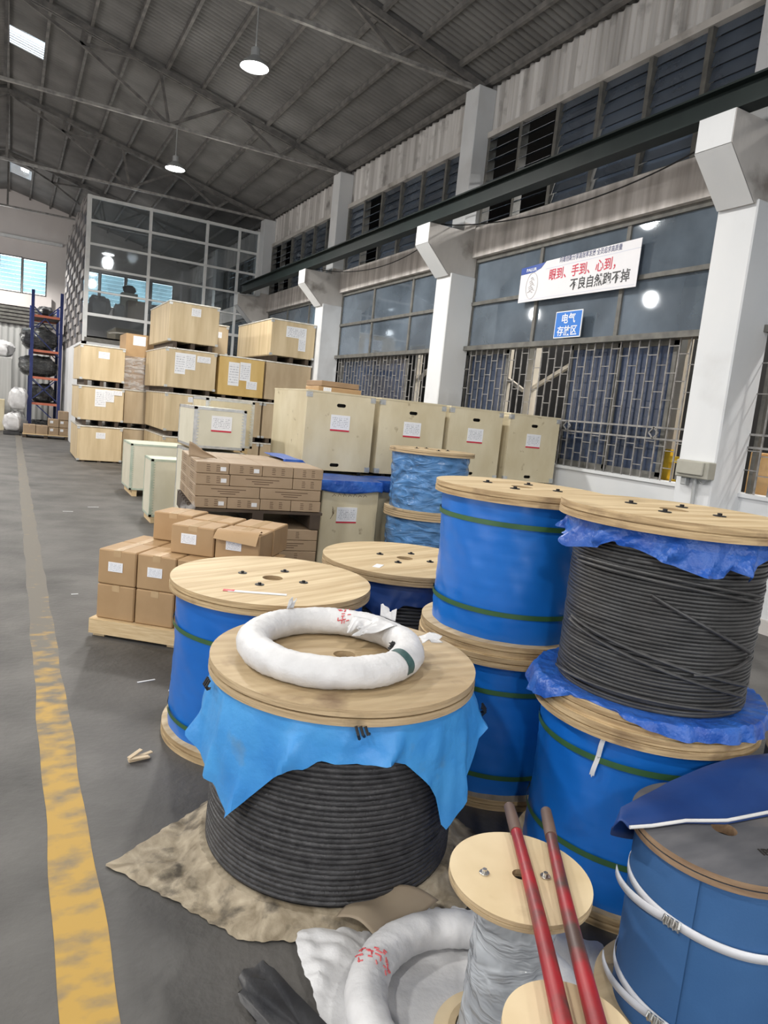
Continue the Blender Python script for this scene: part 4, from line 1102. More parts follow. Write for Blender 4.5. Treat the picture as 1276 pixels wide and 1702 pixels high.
def zW(r, R, a, w):
    return 0.006+0.010*(1+w*0.5) if r < 0.40 else max(0.006, 0.012*(1+w*0.5)+(0.016*max(0, w)+0.016*abs(math.sin(9*a+11*r))+0.010*abs(math.sin(23*a-19*r+1)))*min(1, (r-0.40)/0.05)*(1-0.6*max(0, (r-R+0.05)/0.05)))
polar_sheet('white_cloth', 'crumpled white cloth spread under the lower wire coil', 'cloth', (1.13, 1.262, 0.0),
            [(0.735, 1.35), (0.765, 1.50), (0.775, 1.66), (0.80, 1.745), (0.875, 1.785), (0.96, 1.765), (1.05, 1.70), (1.25, 1.73), (1.42, 1.60), (1.60, 1.50), (1.685, 1.36), (1.62, 1.22), (1.45, 1.05), (1.2, 0.92), (0.95, 0.98), (0.78, 1.15)], zW, 'woven_white', 8)
fp_ = tag(MB().grid(lambda u, v: (lerp(lerp(0.925, 1.06, v), lerp(1.00, 1.26, v), u), lerp(lerp(1.73, 1.80, v), lerp(1.58, 1.67, v), u), 0.055+0.045*math.sin(PI*u)*(0.5+0.5*v)+0.012*math.sin(5*v+3*u)), 18, 18).build('kraft_flap', 'kraft_flap', None, smooth=True),
    'folded brown kraft paper corner between the front drum and the lower white coil', 'paper')
fp_.modifiers.new('thickness', 'SOLIDIFY').thickness = 0.003
bs_ = sack('black_plastic_sheet', 'crumpled black plastic sheet at the left edge of the white cloth', (0.700, 1.40, 0.0), 0.13, 0.56, 0.035, 'bag_black', seed=77, cat='plastic sheet'); bs_.rotation_euler = (0, 0, 0.28)
sp_ = MB()
for q, (a, l) in enumerate(((0.1, 0.09), (0.35, 0.11), (-0.2, 0.08), (0.6, 0.07))):
    sp_.bar((0, 0, 0.004+0.005*q), (l*math.cos(a), l*math.sin(a), 0.008+0.008*q), 0.018, 0.005)
o = sp_.build('wood_scrap', 'scrap_wood'); o.location = (0.49, 2.97, 0.003); tag(o, 'splintered wood scrap on the floor beside the yellow line', 'scrap')
yl = tag(MB().grid(lambda u, v: (lerp(0.150, 0.290, v)+0.004*math.sin(u*140+v*3)+0.003*math.sin(u*310), lerp(-3.0, 27.0, u), 0.0015), 300, 1).build('yellow_line', 'worn_yellow_paint'), 'worn yellow line painted along the aisle floor', 'floor marking')
for i, (x, y, a, l) in enumerate(((0.66, 3.85, 0.2, 0.10), (0.8, 3.7, -0.4, 0.07), (0.68, 2.06, 0.5, 0.04), (0.45, 5.7, 0.1, 0.05), (0.62, 9.6, 0.0, 0.12), (0.95, 10.0, 0.1, 0.14))):
    o = MB().box(0, l, -0.006, 0.006, 0, 0.003).build('paper_shred', 'paper_white'); o.location = (x, y, 0.0); o.rotation_euler = (0, 0, a)
    tag(o, 'small white paper shred on the dark aisle floor', 'litter', 'paper shreds on the aisle floor')

# ================================================================== CRATES
def label_part(root, x, z, w, h, m_='label_plain', y=0.0, name='paper_label'):
    return MB().box(-w/2, w/2, -0.0015, 0.0015, -h/2, h/2).build(name, m_, root, M=Matrix.Translation((x, y-0.002, z)))
def crate(label, x, y, z, sx, sy, sz, m_, skid=0.10, labels=(), film=True, rz=0.0, group=None, name='plywood_crate', clips=True):
    r = thing(name, label, 'crate', (x, y, z), rz, group)
    MB().cbox(0, sx, 0, sy, skid, sz, 0.008).build('body', m_, r)
    lid = MB().cbox(-0.012, sx+0.012, -0.012, sy+0.012, sz-0.004, sz+0.022, 0.005)
    lid.build('lid', 'clear_wrap' if film else m_, r)
    if skid > 0.02:
        for q in (0.10, 0.46, 0.82): MB().box(sx*q, sx*q+sx*0.08, 0.02, sy-0.02, 0, skid).build('skid', 'dark_wood', r)
    if clips:
        for cx_ in (0.0, sx):
            for cz_ in (skid+0.02, sz-0.03):
                MB().box(cx_-0.006 if cx_ == 0 else cx_-0.05, cx_+0.05 if cx_ == 0 else cx_+0.006, -0.006, 0.04, cz_-0.022, cz_+0.022).build('corner_clip', 'galvanised', r)
    for i_, (lx, lz, lw, lh) in enumerate(labels): label_part(r, lx, lz, lw, lh, y=-0.0035*i_)
    return r
# stack nearest the aisle
crate('plywood crate at the floor of the aisle side stack of three', 1.27, 16.15, 0.0, 0.90, 1.85, 0.755, 'crate_ply', 0.03, [(0.46, 0.58, 0.19, 0.13)])
crate('plywood crate with several papers, middle of the aisle side stack of three', 1.265, 16.15, 0.780, 0.90, 1.85, 0.82, 'crate_ply', 0.12, [(0.43, 0.60, 0.22, 0.36), (0.60, 0.66, 0.20, 0.25), (0.76, 0.74, 0.20, 0.10)])
crate('plywood crate with one small paper, top of the aisle side stack of three', 1.27, 16.15, 1.625, 0.88, 1.85, 0.83, 'crate_ply', 0.12, [(0.46, 0.66, 0.22, 0.14)])
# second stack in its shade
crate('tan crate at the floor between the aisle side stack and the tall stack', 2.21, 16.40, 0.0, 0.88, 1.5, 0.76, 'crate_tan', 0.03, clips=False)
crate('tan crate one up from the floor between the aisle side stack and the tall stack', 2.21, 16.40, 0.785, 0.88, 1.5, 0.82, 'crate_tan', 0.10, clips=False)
r = plain_box('film_wrapped_carton', 'dark brown carton under shiny film, third up between the two crate stacks', 'carton', (2.19, 16.40, 1.63), 0.85, 1.0, 0.70, 'carton_dark')
MB().grid(lambda u, v: (lerp(-0.02, 0.87, u), -0.012-0.012*abs(math.sin(9*u+5*v)), lerp(0.0, 0.72, v)), 14, 10).build('film', 'clear_film', r, smooth=True)
r = plain_box('film_wrapped_carton', 'brown carton with white label and film on top, left of the top crate', 'carton', (2.185, 16.40, 2.335), 0.85, 1.0, 0.50, 'carton', lab=(0.26, 0.20, 0.28, 0.36))
MB().grid(lambda u, v: (lerp(-0.28, 0.87, u), lerp(-0.015, 0.9, v), 0.505+0.05*abs(math.sin(3*u+4*v))*v-0.10*max(0, 0.25-u)), 20, 14).build('film', 'clear_film', r, smooth=True)
# tall stack
crate('plywood crate at the floor of the tall stack behind the steel edged crate', 2.63, 14.0, 0.0, 0.95, 2.2, 0.78, 'crate_ply', 0.03)
crate('plywood crate second from the floor of the tall stack, half behind the steel edged crate', 2.63, 14.0, 0.805, 0.95, 2.2, 0.82, 'crate_ply', 0.10, [(0.55, 0.74, 0.24, 0.10)])
crate('plywood crate with a patchwork of white papers, third up in the tall stack', 2.60, 14.0, 1.65, 0.97, 2.3, 0.83, 'crate_ply', 0.10, [(0.27, 0.57, 0.20, 0.40), (0.46, 0.62, 0.20, 0.30), (0.72, 0.69, 0.26, 0.12)])
crate('plywood crate with one small paper, the highest of the tall stack', 2.62, 14.0, 2.505, 0.95, 2.1, 0.85, 'crate_ply', 0.12, [(0.50, 0.71, 0.18, 0.15)])
# yellow crate and its neighbour, with supports below
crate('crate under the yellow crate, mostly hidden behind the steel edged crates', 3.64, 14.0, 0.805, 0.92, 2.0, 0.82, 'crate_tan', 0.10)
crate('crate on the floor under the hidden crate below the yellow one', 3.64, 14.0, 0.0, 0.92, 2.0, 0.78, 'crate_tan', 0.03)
crate('deep yellow crate with three papers beside the tall stack', 3.63, 14.0, 1.65, 0.93, 2.0, 0.82, 'crate_yellow', 0.06, [(0.30, 0.49, 0.22, 0.46), (0.53, 0.56, 0.22, 0.36), (0.68, 0.30, 0.22, 0.16)], clips=False)
crate('crate standing on the yellow crate, half hidden by the top crate of the tall stack', 3.62, 15.0, 2.50, 0.42, 0.9, 0.64, 'crate_tan', 0.04, [(0.22, 0.45, 0.12, 0.12)])
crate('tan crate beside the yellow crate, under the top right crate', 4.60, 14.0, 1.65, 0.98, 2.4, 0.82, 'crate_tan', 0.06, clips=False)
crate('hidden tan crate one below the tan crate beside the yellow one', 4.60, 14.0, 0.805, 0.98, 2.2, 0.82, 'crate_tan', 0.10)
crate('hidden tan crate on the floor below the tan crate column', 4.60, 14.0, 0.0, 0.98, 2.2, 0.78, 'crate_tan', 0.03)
crate('plywood crate with two papers, top right of the stacks, in front of the third column', 4.645, 14.0, 2.50, 0.96, 2.4, 0.83, 'crate_ply', 0.12, [(0.54, 0.63, 0.44, 0.22), (0.68, 0.40, 0.16, 0.26)])

# ---- big pale crates with hand slots
def slot_crate(label, x, y, z, sx, sy, sz, lab=True, group=None):
    r = thing('slotted_crate', label, 'crate', (x, y, z), 0.0, group); t = 0.015
    foot = 0.035
    MB().plate([(0, foot), (sx, foot), (sx, sz), (0, sz)], [stadium(sx*0.50, sz-0.115, 0.105, 0.036), stadium(sx*0.47, foot+0.06, 0.105, 0.036)], t, frame_m((0, t, 0), (1, 0, 0), (0, 0, 1), (0, -1, 0))).build('front_panel', 'crate_pale', r)
    MB().box(0, t, t, sy, foot, sz).build('side_panel', 'crate_pale', r)
    MB().box(sx-t, sx, t, sy, foot, sz).build('side_panel', 'crate_pale', r)
    MB().box(t, sx-t, sy-t, sy, foot, sz).build('back_panel', 'crate_pale', r)
    MB().box(-0.004, sx+0.004, -0.004, sy+0.004, sz-0.001, sz+0.015).build('lid', 'crate_pale', r)
    MB().box(t, sx-t, t, sy-t, foot, foot+t).box(0.05, sx-0.05, 0.06, 0.065, foot+t, sz-0.01).build('slot_shade', 'hole_dark', r)  # near-black bottom and sheet put the slots' shade into colour
    for q in (0.12, 0.84): MB().box(sx*q, sx*q+0.035, 0.02, sy-0.02, 0, foot).build('foot', 'black_metal', r)
    for cx_ in (0, 1):
        for cz_ in (foot+0.03, sz-0.03):
            x0 = -0.004 if cx_ == 0 else sx-0.055
            MB().box(x0, x0+0.059, -0.004, 0.03, cz_-0.026, cz_+0.026).box(x0+0.012, x0+0.047, -0.007, -0.003, cz_-0.010, cz_+0.010).build('corner_fitting', 'galvanised', r)
    if lab: label_part(r, sx*0.50, sz-0.295, 0.215, 0.165, 'label_red_bar')
    return r
XS = [(2.615, 0.765), (3.45, 0.82), (4.335, 0.735), (5.18, 0.765)]
names = ['leftmost and largest looking of the four pale crates with hand slots', 'second from left of the four pale crates with hand slots',
         'third from left of the four pale crates with hand slots, behind the film drum', 'rightmost of the four pale crates with hand slots, under the barred window']
for i, (x, w) in enumerate(XS):
    slot_crate(names[i], x, 6.60, 0.955, w, 1.0, 0.825)
for i, (x, w) in enumerate(XS):
    slot_crate('pale crate on the floor carrying the ' + ['leftmost', 'second', 'third', 'rightmost'][i] + ' slotted crate', x, 6.62, 0.0, w, 0.95, 0.935, lab=False)
for i in range(2):
    r = thing('flat_carton', ['lower', 'upper'][i]+' flat brown carton lying on the leftmost slotted crate', 'carton', (2.90+0.03*i, 7.02, 1.797+0.062*i), -0.04+0.06*i)
    MB().cbox(0, 0.50-0.05*i, 0, 0.42, 0, 0.058, 0.004).build('body', 'carton_dark' if i else 'carton', r)
    if not i: label_part(r, 0.10, 0.03, 0.09, 0.04)

# ---- pale crates with toothed steel edges
def steel_edge_crate(label, x, y, z, sx, sy, sz, rz=0.0, lab=True, edge='galvanised', m_='crate_white', feet=0.05):
    r = thing('steel_edged_crate', label, 'crate', (x, y, z), rz)
    MB().box(0, sx, 0, sy, feet, sz).build('body', m_, r)
    s = MB()
    def edge_z(cx_, cy_, dx, dy):
        s.box(min(cx_, cx_+dx*0.028), max(cx_, cx_+dx*0.028), cy_-0.003 if dy > 0 else cy_, cy_ if dy > 0 else cy_+0.003, feet, sz)
        s.box(cx_-0.003 if dx > 0 else cx_, cx_ if dx > 0 else cx_+0.003, min(cy_, cy_+dy*0.028), max(cy_, cy_+dy*0.028), feet, sz)
        n = int((sz-feet)/0.032)
        for q in range(n):
            z0 = feet+0.006+q*0.032
            s.box(min(cx_+dx*0.026, cx_+dx*0.045), max(cx_+dx*0.026, cx_+dx*0.045), cy_-0.004 if dy > 0 else cy_, cy_ if dy > 0 else cy_+0.004, z0, z0+0.014)
    for cx_, dx in ((0, 1), (sx, -1)):
        for cy_, dy in ((0, 1), (sy, -1)): edge_z(cx_, cy_, dx, dy)
    for zz in (feet+0.014, sz-0.012):
        s.box(0, sx, -0.003, 0.0, zz-0.014, zz+0.014); s.box(-0.003, 0, 0, sy, zz-0.014, zz+0.014); s.box(sx, sx+0.003, 0, sy, zz-0.014, zz+0.014)
    s.box(0, sx, 0, 0.028, sz, sz+0.003).box(0, sx, sy-0.028, sy, sz, sz+0.003).box(0, 0.028, 0, sy, sz, sz+0.003).box(sx-0.028, sx, 0, sy, sz, sz+0.003)
    s.build('steel_edge', edge, r)
    for q in (0.05, 0.80): MB().box(sx*q, sx*q+0.07, 0.01, sy-0.01, 0, feet).build('skid', 'pine', r)
    if lab: label_part(r, sx*0.52, feet+(sz-feet)*0.62, 0.215, 0.165, 'label_red_bar')
    return r
steel_edge_crate('white plywood crate with toothed steel edges standing above the long flat cartons', 1.675, 7.3, 1.065, 0.545, 0.75, 0.445, feet=0.02)
steel_edge_crate('pale crate on the floor carrying the white steel edged crate', 1.675, 7.3, 0.0, 0.56, 0.75, 1.05, lab=False)
steel_edge_crate('narrow pale crate with a steel edge squeezed left of the leftmost slotted crate', 2.02, 8.25, 0.98, 0.58, 0.70, 0.63, lab=False, m_='crate_pale', feet=0.07)
steel_edge_crate('pale crate on the floor under the narrow steel edged crate', 2.02, 8.25, 0.0, 0.58, 0.70, 0.965, lab=False, m_='crate_pale')
steel_edge_crate('green edged pale crate on the aisle floor, nearer of two', 1.545, 8.85, 0.0, 0.44, 0.5, 0.80, lab=False, edge='green_edge', feet=0.08)
steel_edge_crate('green edged pale crate on the aisle floor, farther of two', 1.635, 11.15, 0.0, 0.85, 0.85, 0.81, lab=False, edge='green_edge', feet=0.10)

# ---- crates under the blue tarp
r = crate('pale crate with a red barred label under the blue tarp, beside the film wrapped drums', 2.62, 6.02, 0.0, 0.605, 0.50, 0.925, 'crate_pale', 0.05, film=False, clips=False)
label_part(r, 0.27, 0.62, 0.215, 0.155, 'label_red_bar')
s = MB()
for q in range(7): s.tube([(0.10+0.055*q+0.01*hash1(q), -0.001, 0.80), (0.12+0.055*q, -0.001, 0.83-0.02*hash1(q+4)), (0.14+0.055*q, -0.001, 0.805)], 0.0025, 5)
for q in range(4): s.tube([(0.10+0.012*q, -0.001, 0.58+0.02*q), (0.135-0.006*q, -0.001, 0.64), (0.115, -0.001, 0.70-0.02*q)], 0.002, 5)
s.build('pencil_marks', 'print_brown', r)
crate('second pale crate under the blue tarp, right of the labelled one', 3.285, 6.20, 0.0, 0.50, 0.36, 0.925, 'crate_pale', 0.05, film=False, clips=False)
t = thing('tarpaulin', 'bright blue tarpaulin covering the crates beside the film wrapped drums', 'tarpaulin', (2.55, 5.95, 0.95))
s = MB()
def tp(u, v):
    x = lerp(-0.36, 1.25, u); 
    lift = 0.172*min(1.0, max(0.0, (0.03-x)/0.20))
    if v < 0.3:
        q = v/0.3; y = -0.005+0.02*math.sin(6*x+1)*(1-q)*0.4+ (0.245 if x > 0.70 else 0.05)*1.0; z = lerp(-0.085-0.03*abs(math.sin(5*x)), 0.004, q)
        y -= 0.012
    else:
        q = (v-0.3)/0.7; y0 = 0.245 if x > 0.70 else 0.05; y = lerp(y0-0.01, 0.60, q); z = 0.006+0.012*abs(math.sin(5*x+3*q))*q
    return (x, y, z+lift)
s.grid(tp, 60, 20)
s.build('sheet', 'blue_tarp', t, smooth=True).modifiers.new('thickness', 'SOLIDIFY').thickness = 0.002

# ================================================================== CARTONS
TH = math.radians(-38.0)
CU, CV = Vector((math.cos(TH), math.sin(TH), 0)), Vector((-math.sin(TH), math.cos(TH), 0))
P0 = Vector((0.525, 4.715, 0))
def cpos(u, v, z): p = P0+CU*u+CV*v; return (p.x, p.y, z)
pl = thing('pallet', 'pine pallet under the brown cartons at the aisle', 'pallet', cpos(-0.03, -0.03, 0), TH)
MB().box(0, 1.16, 0, 0.022, 0.02, 0.115).box(0, 1.16, 0.88, 0.90, 0.02, 0.115).build('side_board', 'pine', pl)
s = MB()
for i in range(8): s.box(0, 1.16, 0.005+0.115*i, 0.005+0.115*i+0.09, 0.098, 0.118)
s.build('deck', 'pine', pl)
for i in range(3): MB().box(0.02+0.52*i, 0.10+0.52*i, 0.022, 0.88, 0.0, 0.098).build('bearer', 'pine', pl)
def carton(label, sx, sy, sz, lab=True, shine=False):
    r = thing('carton', label, 'carton')
    MB().cbox(0, sx, 0, sy, 0, sz, 0.007).build('body', 'carton', r)
    MB().box(sx*0.485, sx*0.515, 0.004, sy-0.004, sz-0.001, sz+0.0008).build('flap_seam', 'carton_dark', r)
    MB().box(sx*0.40, sx*0.60, -0.0012, sy+0.0012, sz*0.82, sz+0.0012).build('packing_tape', 'packing_tape', r)
    if lab: label_part(r, sx*0.47, sz*0.52, 0.10, 0.062)
    return r
cs, cd, ch = 0.262, 0.275, 0.228
proto = carton('', cs, cd, ch, lab=False); protoL = carton('', cs, cd, ch, lab=True)
used = {id(proto): False, id(protoL): False}
def place(pr, u, v, z, label, group=None, rz=0.0):
    o = pr if not used[id(pr)] else copy_tree(pr); used[id(pr)] = True
    o.location = cpos(u, v, z); o.rotation_euler = (0, 0, TH+rz); o['label'] = label
    if group: o['group'] = group
    return o
ordn = ['first', 'second', 'third', 'fourth']
for i in range(4): place(proto, i*0.272, 0.0, 0.12, ordn[i]+' brown carton from the aisle in the front row, directly on the pine pallet', 'cartons on the pine pallet')
for i in range(4): place(proto, i*0.272, 0.285, 0.12, ordn[i]+' brown carton from the aisle in the rear row, directly on the pine pallet', 'cartons on the pine pallet')
for i in range(4): place(protoL, i*0.272, 0.0, 0.351, ordn[i]+' brown labelled carton from the aisle in the front row, second layer of the pallet', 'cartons on the pine pallet', 0.01*(i % 2))
for i in range(4): place(proto, i*0.272, 0.285, 0.351, ordn[i]+' brown carton from the aisle in the second row, second layer', 'cartons on the pine pallet')
for i in range(3): place(proto, 0.10+i*0.272, 0.57, 0.12, ordn[i]+' brown carton in the last row before the flat cartons, lowest layer', 'cartons on the pine pallet')
for i in range(3): place(proto, 0.10+i*0.272, 0.57, 0.351, ordn[i]+' brown carton in the last row before the flat cartons, second layer', 'cartons on the pine pallet')
# bigger cartons on top, flaps not quite shut
def top_carton(label, u, v, z, sx, sy, sz, lab, flap, dark=False):
    r = carton(label, sx, sy, sz, lab=False)
    if lab: label_part(r, sx*0.42, sz*0.55, 0.105, 0.066)
    if flap:
        MB().grid(lambda a, b_: (lerp(0.0, sx*0.97, a), lerp(0.07, -0.045, b_), sz+0.006+0.03*b_*(1-b_)*3*(0.4+a)-0.05*b_*b_-0.02*a*b_), 12, 8).build('loose_flap', 'carton', r, smooth=True)
    r.location = cpos(u, v, z); r.rotation_euler = (0, 0, TH); r['group'] = 'cartons on the pine pallet'
    return r
zt = 0.582
top_carton('big brown labelled carton, left of the front pair topping the pallet load', 0.415, 0.15, zt, 0.30, 0.25, 0.19, True, False)
top_carton('big brown carton with loose front flap, right of the front pair topping the load', 0.725, 0.15, zt, 0.30, 0.25, 0.185, True, True)
top_carton('brown carton behind the left one of the front pair on top of the pallet load', 0.43, 0.415, zt, 0.30, 0.26, 0.195, False, False)
top_carton('brown carton behind the loose flapped one on top of the pallet load', 0.74, 0.415, zt, 0.29, 0.30, 0.19, False, False)
top_carton('brown carton at the rear left on top of the pallet load', 0.12, 0.47, zt, 0.29, 0.27, 0.20, False, False)
lc = carton('low brown carton on the floor side behind the left blue drum', 0.32, 0.24, 0.20, lab=False); lc.location = (1.90, 4.42, 0.28); lc.rotation_euler = (0, 0, -0.5)
lc2 = carton('brown carton on the floor supporting the low carton behind the left blue drum', 0.32, 0.24, 0.275, lab=False); lc2.location = (1.90, 4.42, 0.0); lc2.rotation_euler = (0, 0, -0.5)

# long flat cartons on two pallets
LX, LY, LR = 1.30, 5.50, math.radians(-6)
LU, LV = Vector((math.cos(LR), math.sin(LR), 0)), Vector((-math.sin(LR), math.cos(LR), 0))
def lpos(u, v, z): p = Vector((LX, LY, 0))+LU*u+LV*v; return (p.x, p.y, z)
def flat_carton(sx, sy, sz, kind, tag_=False, hue='carton_grey'):
    r = thing('flat_carton', '', 'carton')
    MB().cbox(0, sx, 0, sy, 0, sz, 0.004).build('body', hue, r)
    s = MB()
    if kind == 'end':
        for c_ in (0.36, 0.66):
            for q in range(4): s.box(sx*c_-0.014, sx*c_+0.016-0.004*(q % 2), -0.0008, 0.001, sz*(0.22+0.17*q), sz*(0.22+0.17*q)+0.005)
    else:
        for q, (a, b_) in enumerate(((0.24, 0.78), (0.34, 0.68), (0.38, 0.62))): s.box(sx*a, sx*b_, -0.0008, 0.001, sz*(0.68-0.2*q), sz*(0.68-0.2*q)+0.006)
    for q in range(3):
        s.box(-0.0008, 0.001, sy*(0.3+0.0*q), sy*0.7, sz*(0.3+0.2*q), sz*(0.3+0.2*q)+0.005)
    s.build('printed_text', 'print_brown', r)
    if tag_: MB().box(-0.022, 0.022, -0.0015, 0.001, -0.016, 0.016).build('sticker', 'paper_white', r, M=Matrix.Translation((sx*0.82, -0.001, sz*0.45)))
    return r
LH = 0.0925
kinds = {}
def lay(kind, sx, tag_, u, v, z, label, sy=0.54):
    key = (kind, sx, tag_, sy)
    if key not in kinds: o = kinds[key] = flat_carton(sx, sy, LH-0.003, kind, tag_)
    else: o = copy_tree(kinds[key])
    o.location = lpos(u, v, z); o.rotation_euler = (0, 0, LR); o['label'] = label; o['group'] = 'long flat cartons on pallets'
    return o
pw = 1.045
z0 = 0.74
lev = ['lowest', 'second', 'third', 'top']
rows = [[('end', .255, 1), ('end', .265, 1), ('end', .255, 0), ('end', .255, 0)], [('long', .515, 0), ('long', .515, 0)], [('end', .265, 1), ('long', .515, 0), ('end', .25, 0)], [('end', .255, 1), ('end', .265, 1), ('end', .255, 0), ('end', .255, 0)]]
for k, row in enumerate(rows):
    u = 0.0
    for i, (kd, sx, tg) in enumerate(row):
        lay(kd, sx, bool(tg), u, 0.0, z0+k*LH, 'flat printed carton, %s from left in the %s layer of the upper load' % (ordn[i], lev[k])); u += sx+0.004
    for i in range(2): lay('long', .515, False, i*0.522, 0.55, z0+k*LH, 'flat printed carton at the back %s of the %s layer of the upper load' % (('left', 'right')[i], lev[k]))
for k in range(5):
    for i in range(2):
        lay('long' if k % 2 else 'end', .515, False, i*0.522, 0.0, 0.125+k*LH, 'flat printed carton, lower load, front %s, layer %s from the floor' % (('left', 'right')[i], ['one', 'two', 'three', 'four', 'five'][k]))
        lay('long', .515, False, i*0.522, 0.55, 0.125+k*LH, 'flat printed carton, lower load, back %s, layer %s from the floor' % (('left', 'right')[i], ['one', 'two', 'three', 'four', 'five'][k]))
for (z, nm) in ((0.0, 'pallet on the floor under the lower load of long flat cartons'), (0.592, 'dark pallet between the two loads of long flat cartons')):
    p_ = thing('pallet', nm, 'pallet', lpos(-0.02, 0.0, z), LR)
    h_ = 0.12 if z == 0 else 0.143
    s = MB()
    for i in range(8): s.box(0, pw+0.04, i*0.142, i*0.142+0.10, h_-0.022, h_)
    s.build('deck', 'dark_wood', p_)
    for i in range(3): MB().box(i*0.49, i*0.49+0.09, 0, 1.09, 0, h_-0.022).build('bearer', 'dark_wood', p_)
fl = thing('cardboard_flap', 'open cardboard sheet standing up at the left end of the long flat cartons', 'cardboard', lpos(0.0, 0.28, z0+4*LH), LR)
MB().grid(lambda u, v: (lerp(-0.03, 0.20, u), 0.02+0.015*math.sin(3*v), 0.003+0.13*(1-u)*v+0.004*math.sin(9*u)), 12, 6).build('sheet', 'carton_grey', fl, smooth=True).modifiers.new('thickness', 'SOLIDIFY').thickness = 0.004
fm = MB().grid(lambda u, v: (lerp(-0.10, 0.02, u), -0.03-0.05*math.sin(PI*u)*(1-v), lerp(0.0, 0.15, v)+0.02*math.sin(9*u)), 12, 8).build('film_rag', 'clear_film', None, smooth=True)
fm.location = lpos(-0.01, 0.03, 0.62); tag(fm, 'shiny scrap of stretch film hanging at the left end of the dark pallet', 'film')

# ================================================================== FAR LEFT END OF THE HALL
rk = thing('pallet_rack', 'tall blue pallet rack with orange beams at the far left', 'rack', (0.54, 24.5, 0))
W_, D_, HH = 0.80, 2.0, 4.35
for x, y in ((0, 0), (W_, 0), (0, D_), (W_, D_)): MB().box(x-0.045, x+0.045, y-0.04, y+0.04, 0, HH if y == 0 else HH-0.3).build('upright', 'rack_blue', rk)
for y in (0.0, D_):
    for i, (za, zb) in enumerate(((0.35, 1.0), (1.0, 1.68), (1.72, 1.05), (2.4, 3.1), (3.1, 3.85), (3.95, 3.2))):
        MB().bar((0.04, y, zb), (W_-0.04, y, za), 0.03).build('brace', 'rack_blue', rk)
for z in (0.88, 1.68, 2.50, 3.55):
    for y in (0.0, D_): MB().box(0.045, W_-0.045, y-0.03, y+0.03, z, z+0.07).build('beam', 'rack_orange', rk)
    MB().box(0.0, W_, 0.03, D_-0.03, z+0.045, z+0.07).build('shelf_board', 'dark_wood', rk)
for i, (z, h, w, nm) in enumerate(((2.57, 0.66, 1.0, 'upper'), (1.75, 0.62, 1.05, 'middle'), (0.95, 0.56, 0.70, 'lower'), (0.0, 0.36, 0.9, 'lowest'))):
    sack('film_wrapped_bundle', 'black film wrapped bundle on the %s level of the blue rack' % nm, (0.90-0.16*(i < 2), 25.3, z+0.001), w, 1.4, h, 'black_film', 'bundles on the blue rack', 'bundle', seed=40+i)
sack('film_wrapped_bundle', 'dark bundle high up on the top level of the blue rack', (0.92, 25.6, 3.621), 0.45, 0.8, 0.35, 'bag_black', 'bundles on the blue rack', 'bundle', seed=50)
cb_ = thing('pale_cabinet', 'tall pale metal cabinet left of the blue rack', 'cabinet', (-0.75, 25.6, 0))
MB().cbox(0, 0.78, 0, 0.8, 0, 2.26, 0.01).build('body', 'shutter_grey', cb_)
for i in range(2): MB().box(0.02+0.38*i, 0.38+0.38*i, -0.012, 0, 0.06, 2.2).build('door', 'shutter_grey', cb_)
sack('white_bale', 'white wrapped bale on top of the pale cabinet', (-0.38, 26.0, 2.261), 0.85, 0.7, 0.50, 'woven_white', seed=51, cat='bale')
sack('white_sack', 'white sack leaning high against the left foot of the blue rack', (0.20, 24.0, 0.70), 0.48, 0.5, 0.62, 'woven_white', seed=52)
sack('grey_sack', 'grey sack beneath the white sack at the foot of the blue rack', (0.20, 24.0, 0.0), 0.46, 0.5, 0.62, 'bag_grey', seed=53)
sack('white_sack', 'white sack lying on the floor left of the pallet with small cartons', (0.06, 23.15, 0.10), 0.44, 0.5, 0.50, 'woven_white', seed=54)
MB_ = MB().cbox(-0.16, 0.28, 22.9, 23.4, 0, 0.10, 0.01).build('black_tray', 'bag_black'); tag(MB_, 'low black tray under the white sack on the floor', 'tray')
plain_box('cream_box', 'cream box at the left edge of the picture on the hall floor', 'box', (-0.75, 24.6, 0), 0.60, 0.5, 0.95, 'crate_pale', tape=False)
pp = thing('pallet', 'wooden pallet with small cartons in front of the blue rack', 'pallet', (0.32, 22.25, 0), -0.04)
s = MB()
for i in range(6): s.box(0, 1.20, i*0.16, i*0.16+0.11, 0.09, 0.115)
s.build('deck', 'pine', pp)
for i in range(3): MB().box(i*0.55, i*0.55+0.1, 0, 0.91, 0, 0.09).build('bearer', 'dark_wood', pp)
for i, (x, z, w, h, lb) in enumerate(((0.34, 0.116, 0.31, 0.25, 0), (0.66, 0.116, 0.31, 0.24, 0), (0.99, 0.116, 0.26, 0.22, 1), (1.26, 0.116, 0.25, 0.22, 1), (0.98, 0.345, 0.27, 0.22, 1), (1.26, 0.345, 0.25, 0.22, 1), (1.24, 0.57, 0.26, 0.24, 0))):
    plain_box('carton', 'small brown carton on the far pallet, ' + ['bottom layer, first from left', 'bottom layer, second from left', 'bottom layer, third from left', 'bottom layer, rightmost', 'second layer, left', 'second layer, right', 'alone on top'][i], 'carton', (x, 22.30+0.03*(i % 2), z), w, 0.5, h, 'carton_grey', group='small cartons on the far pallet', lab=(0.08, 0.07, w*0.3, h*0.65) if lb else None)

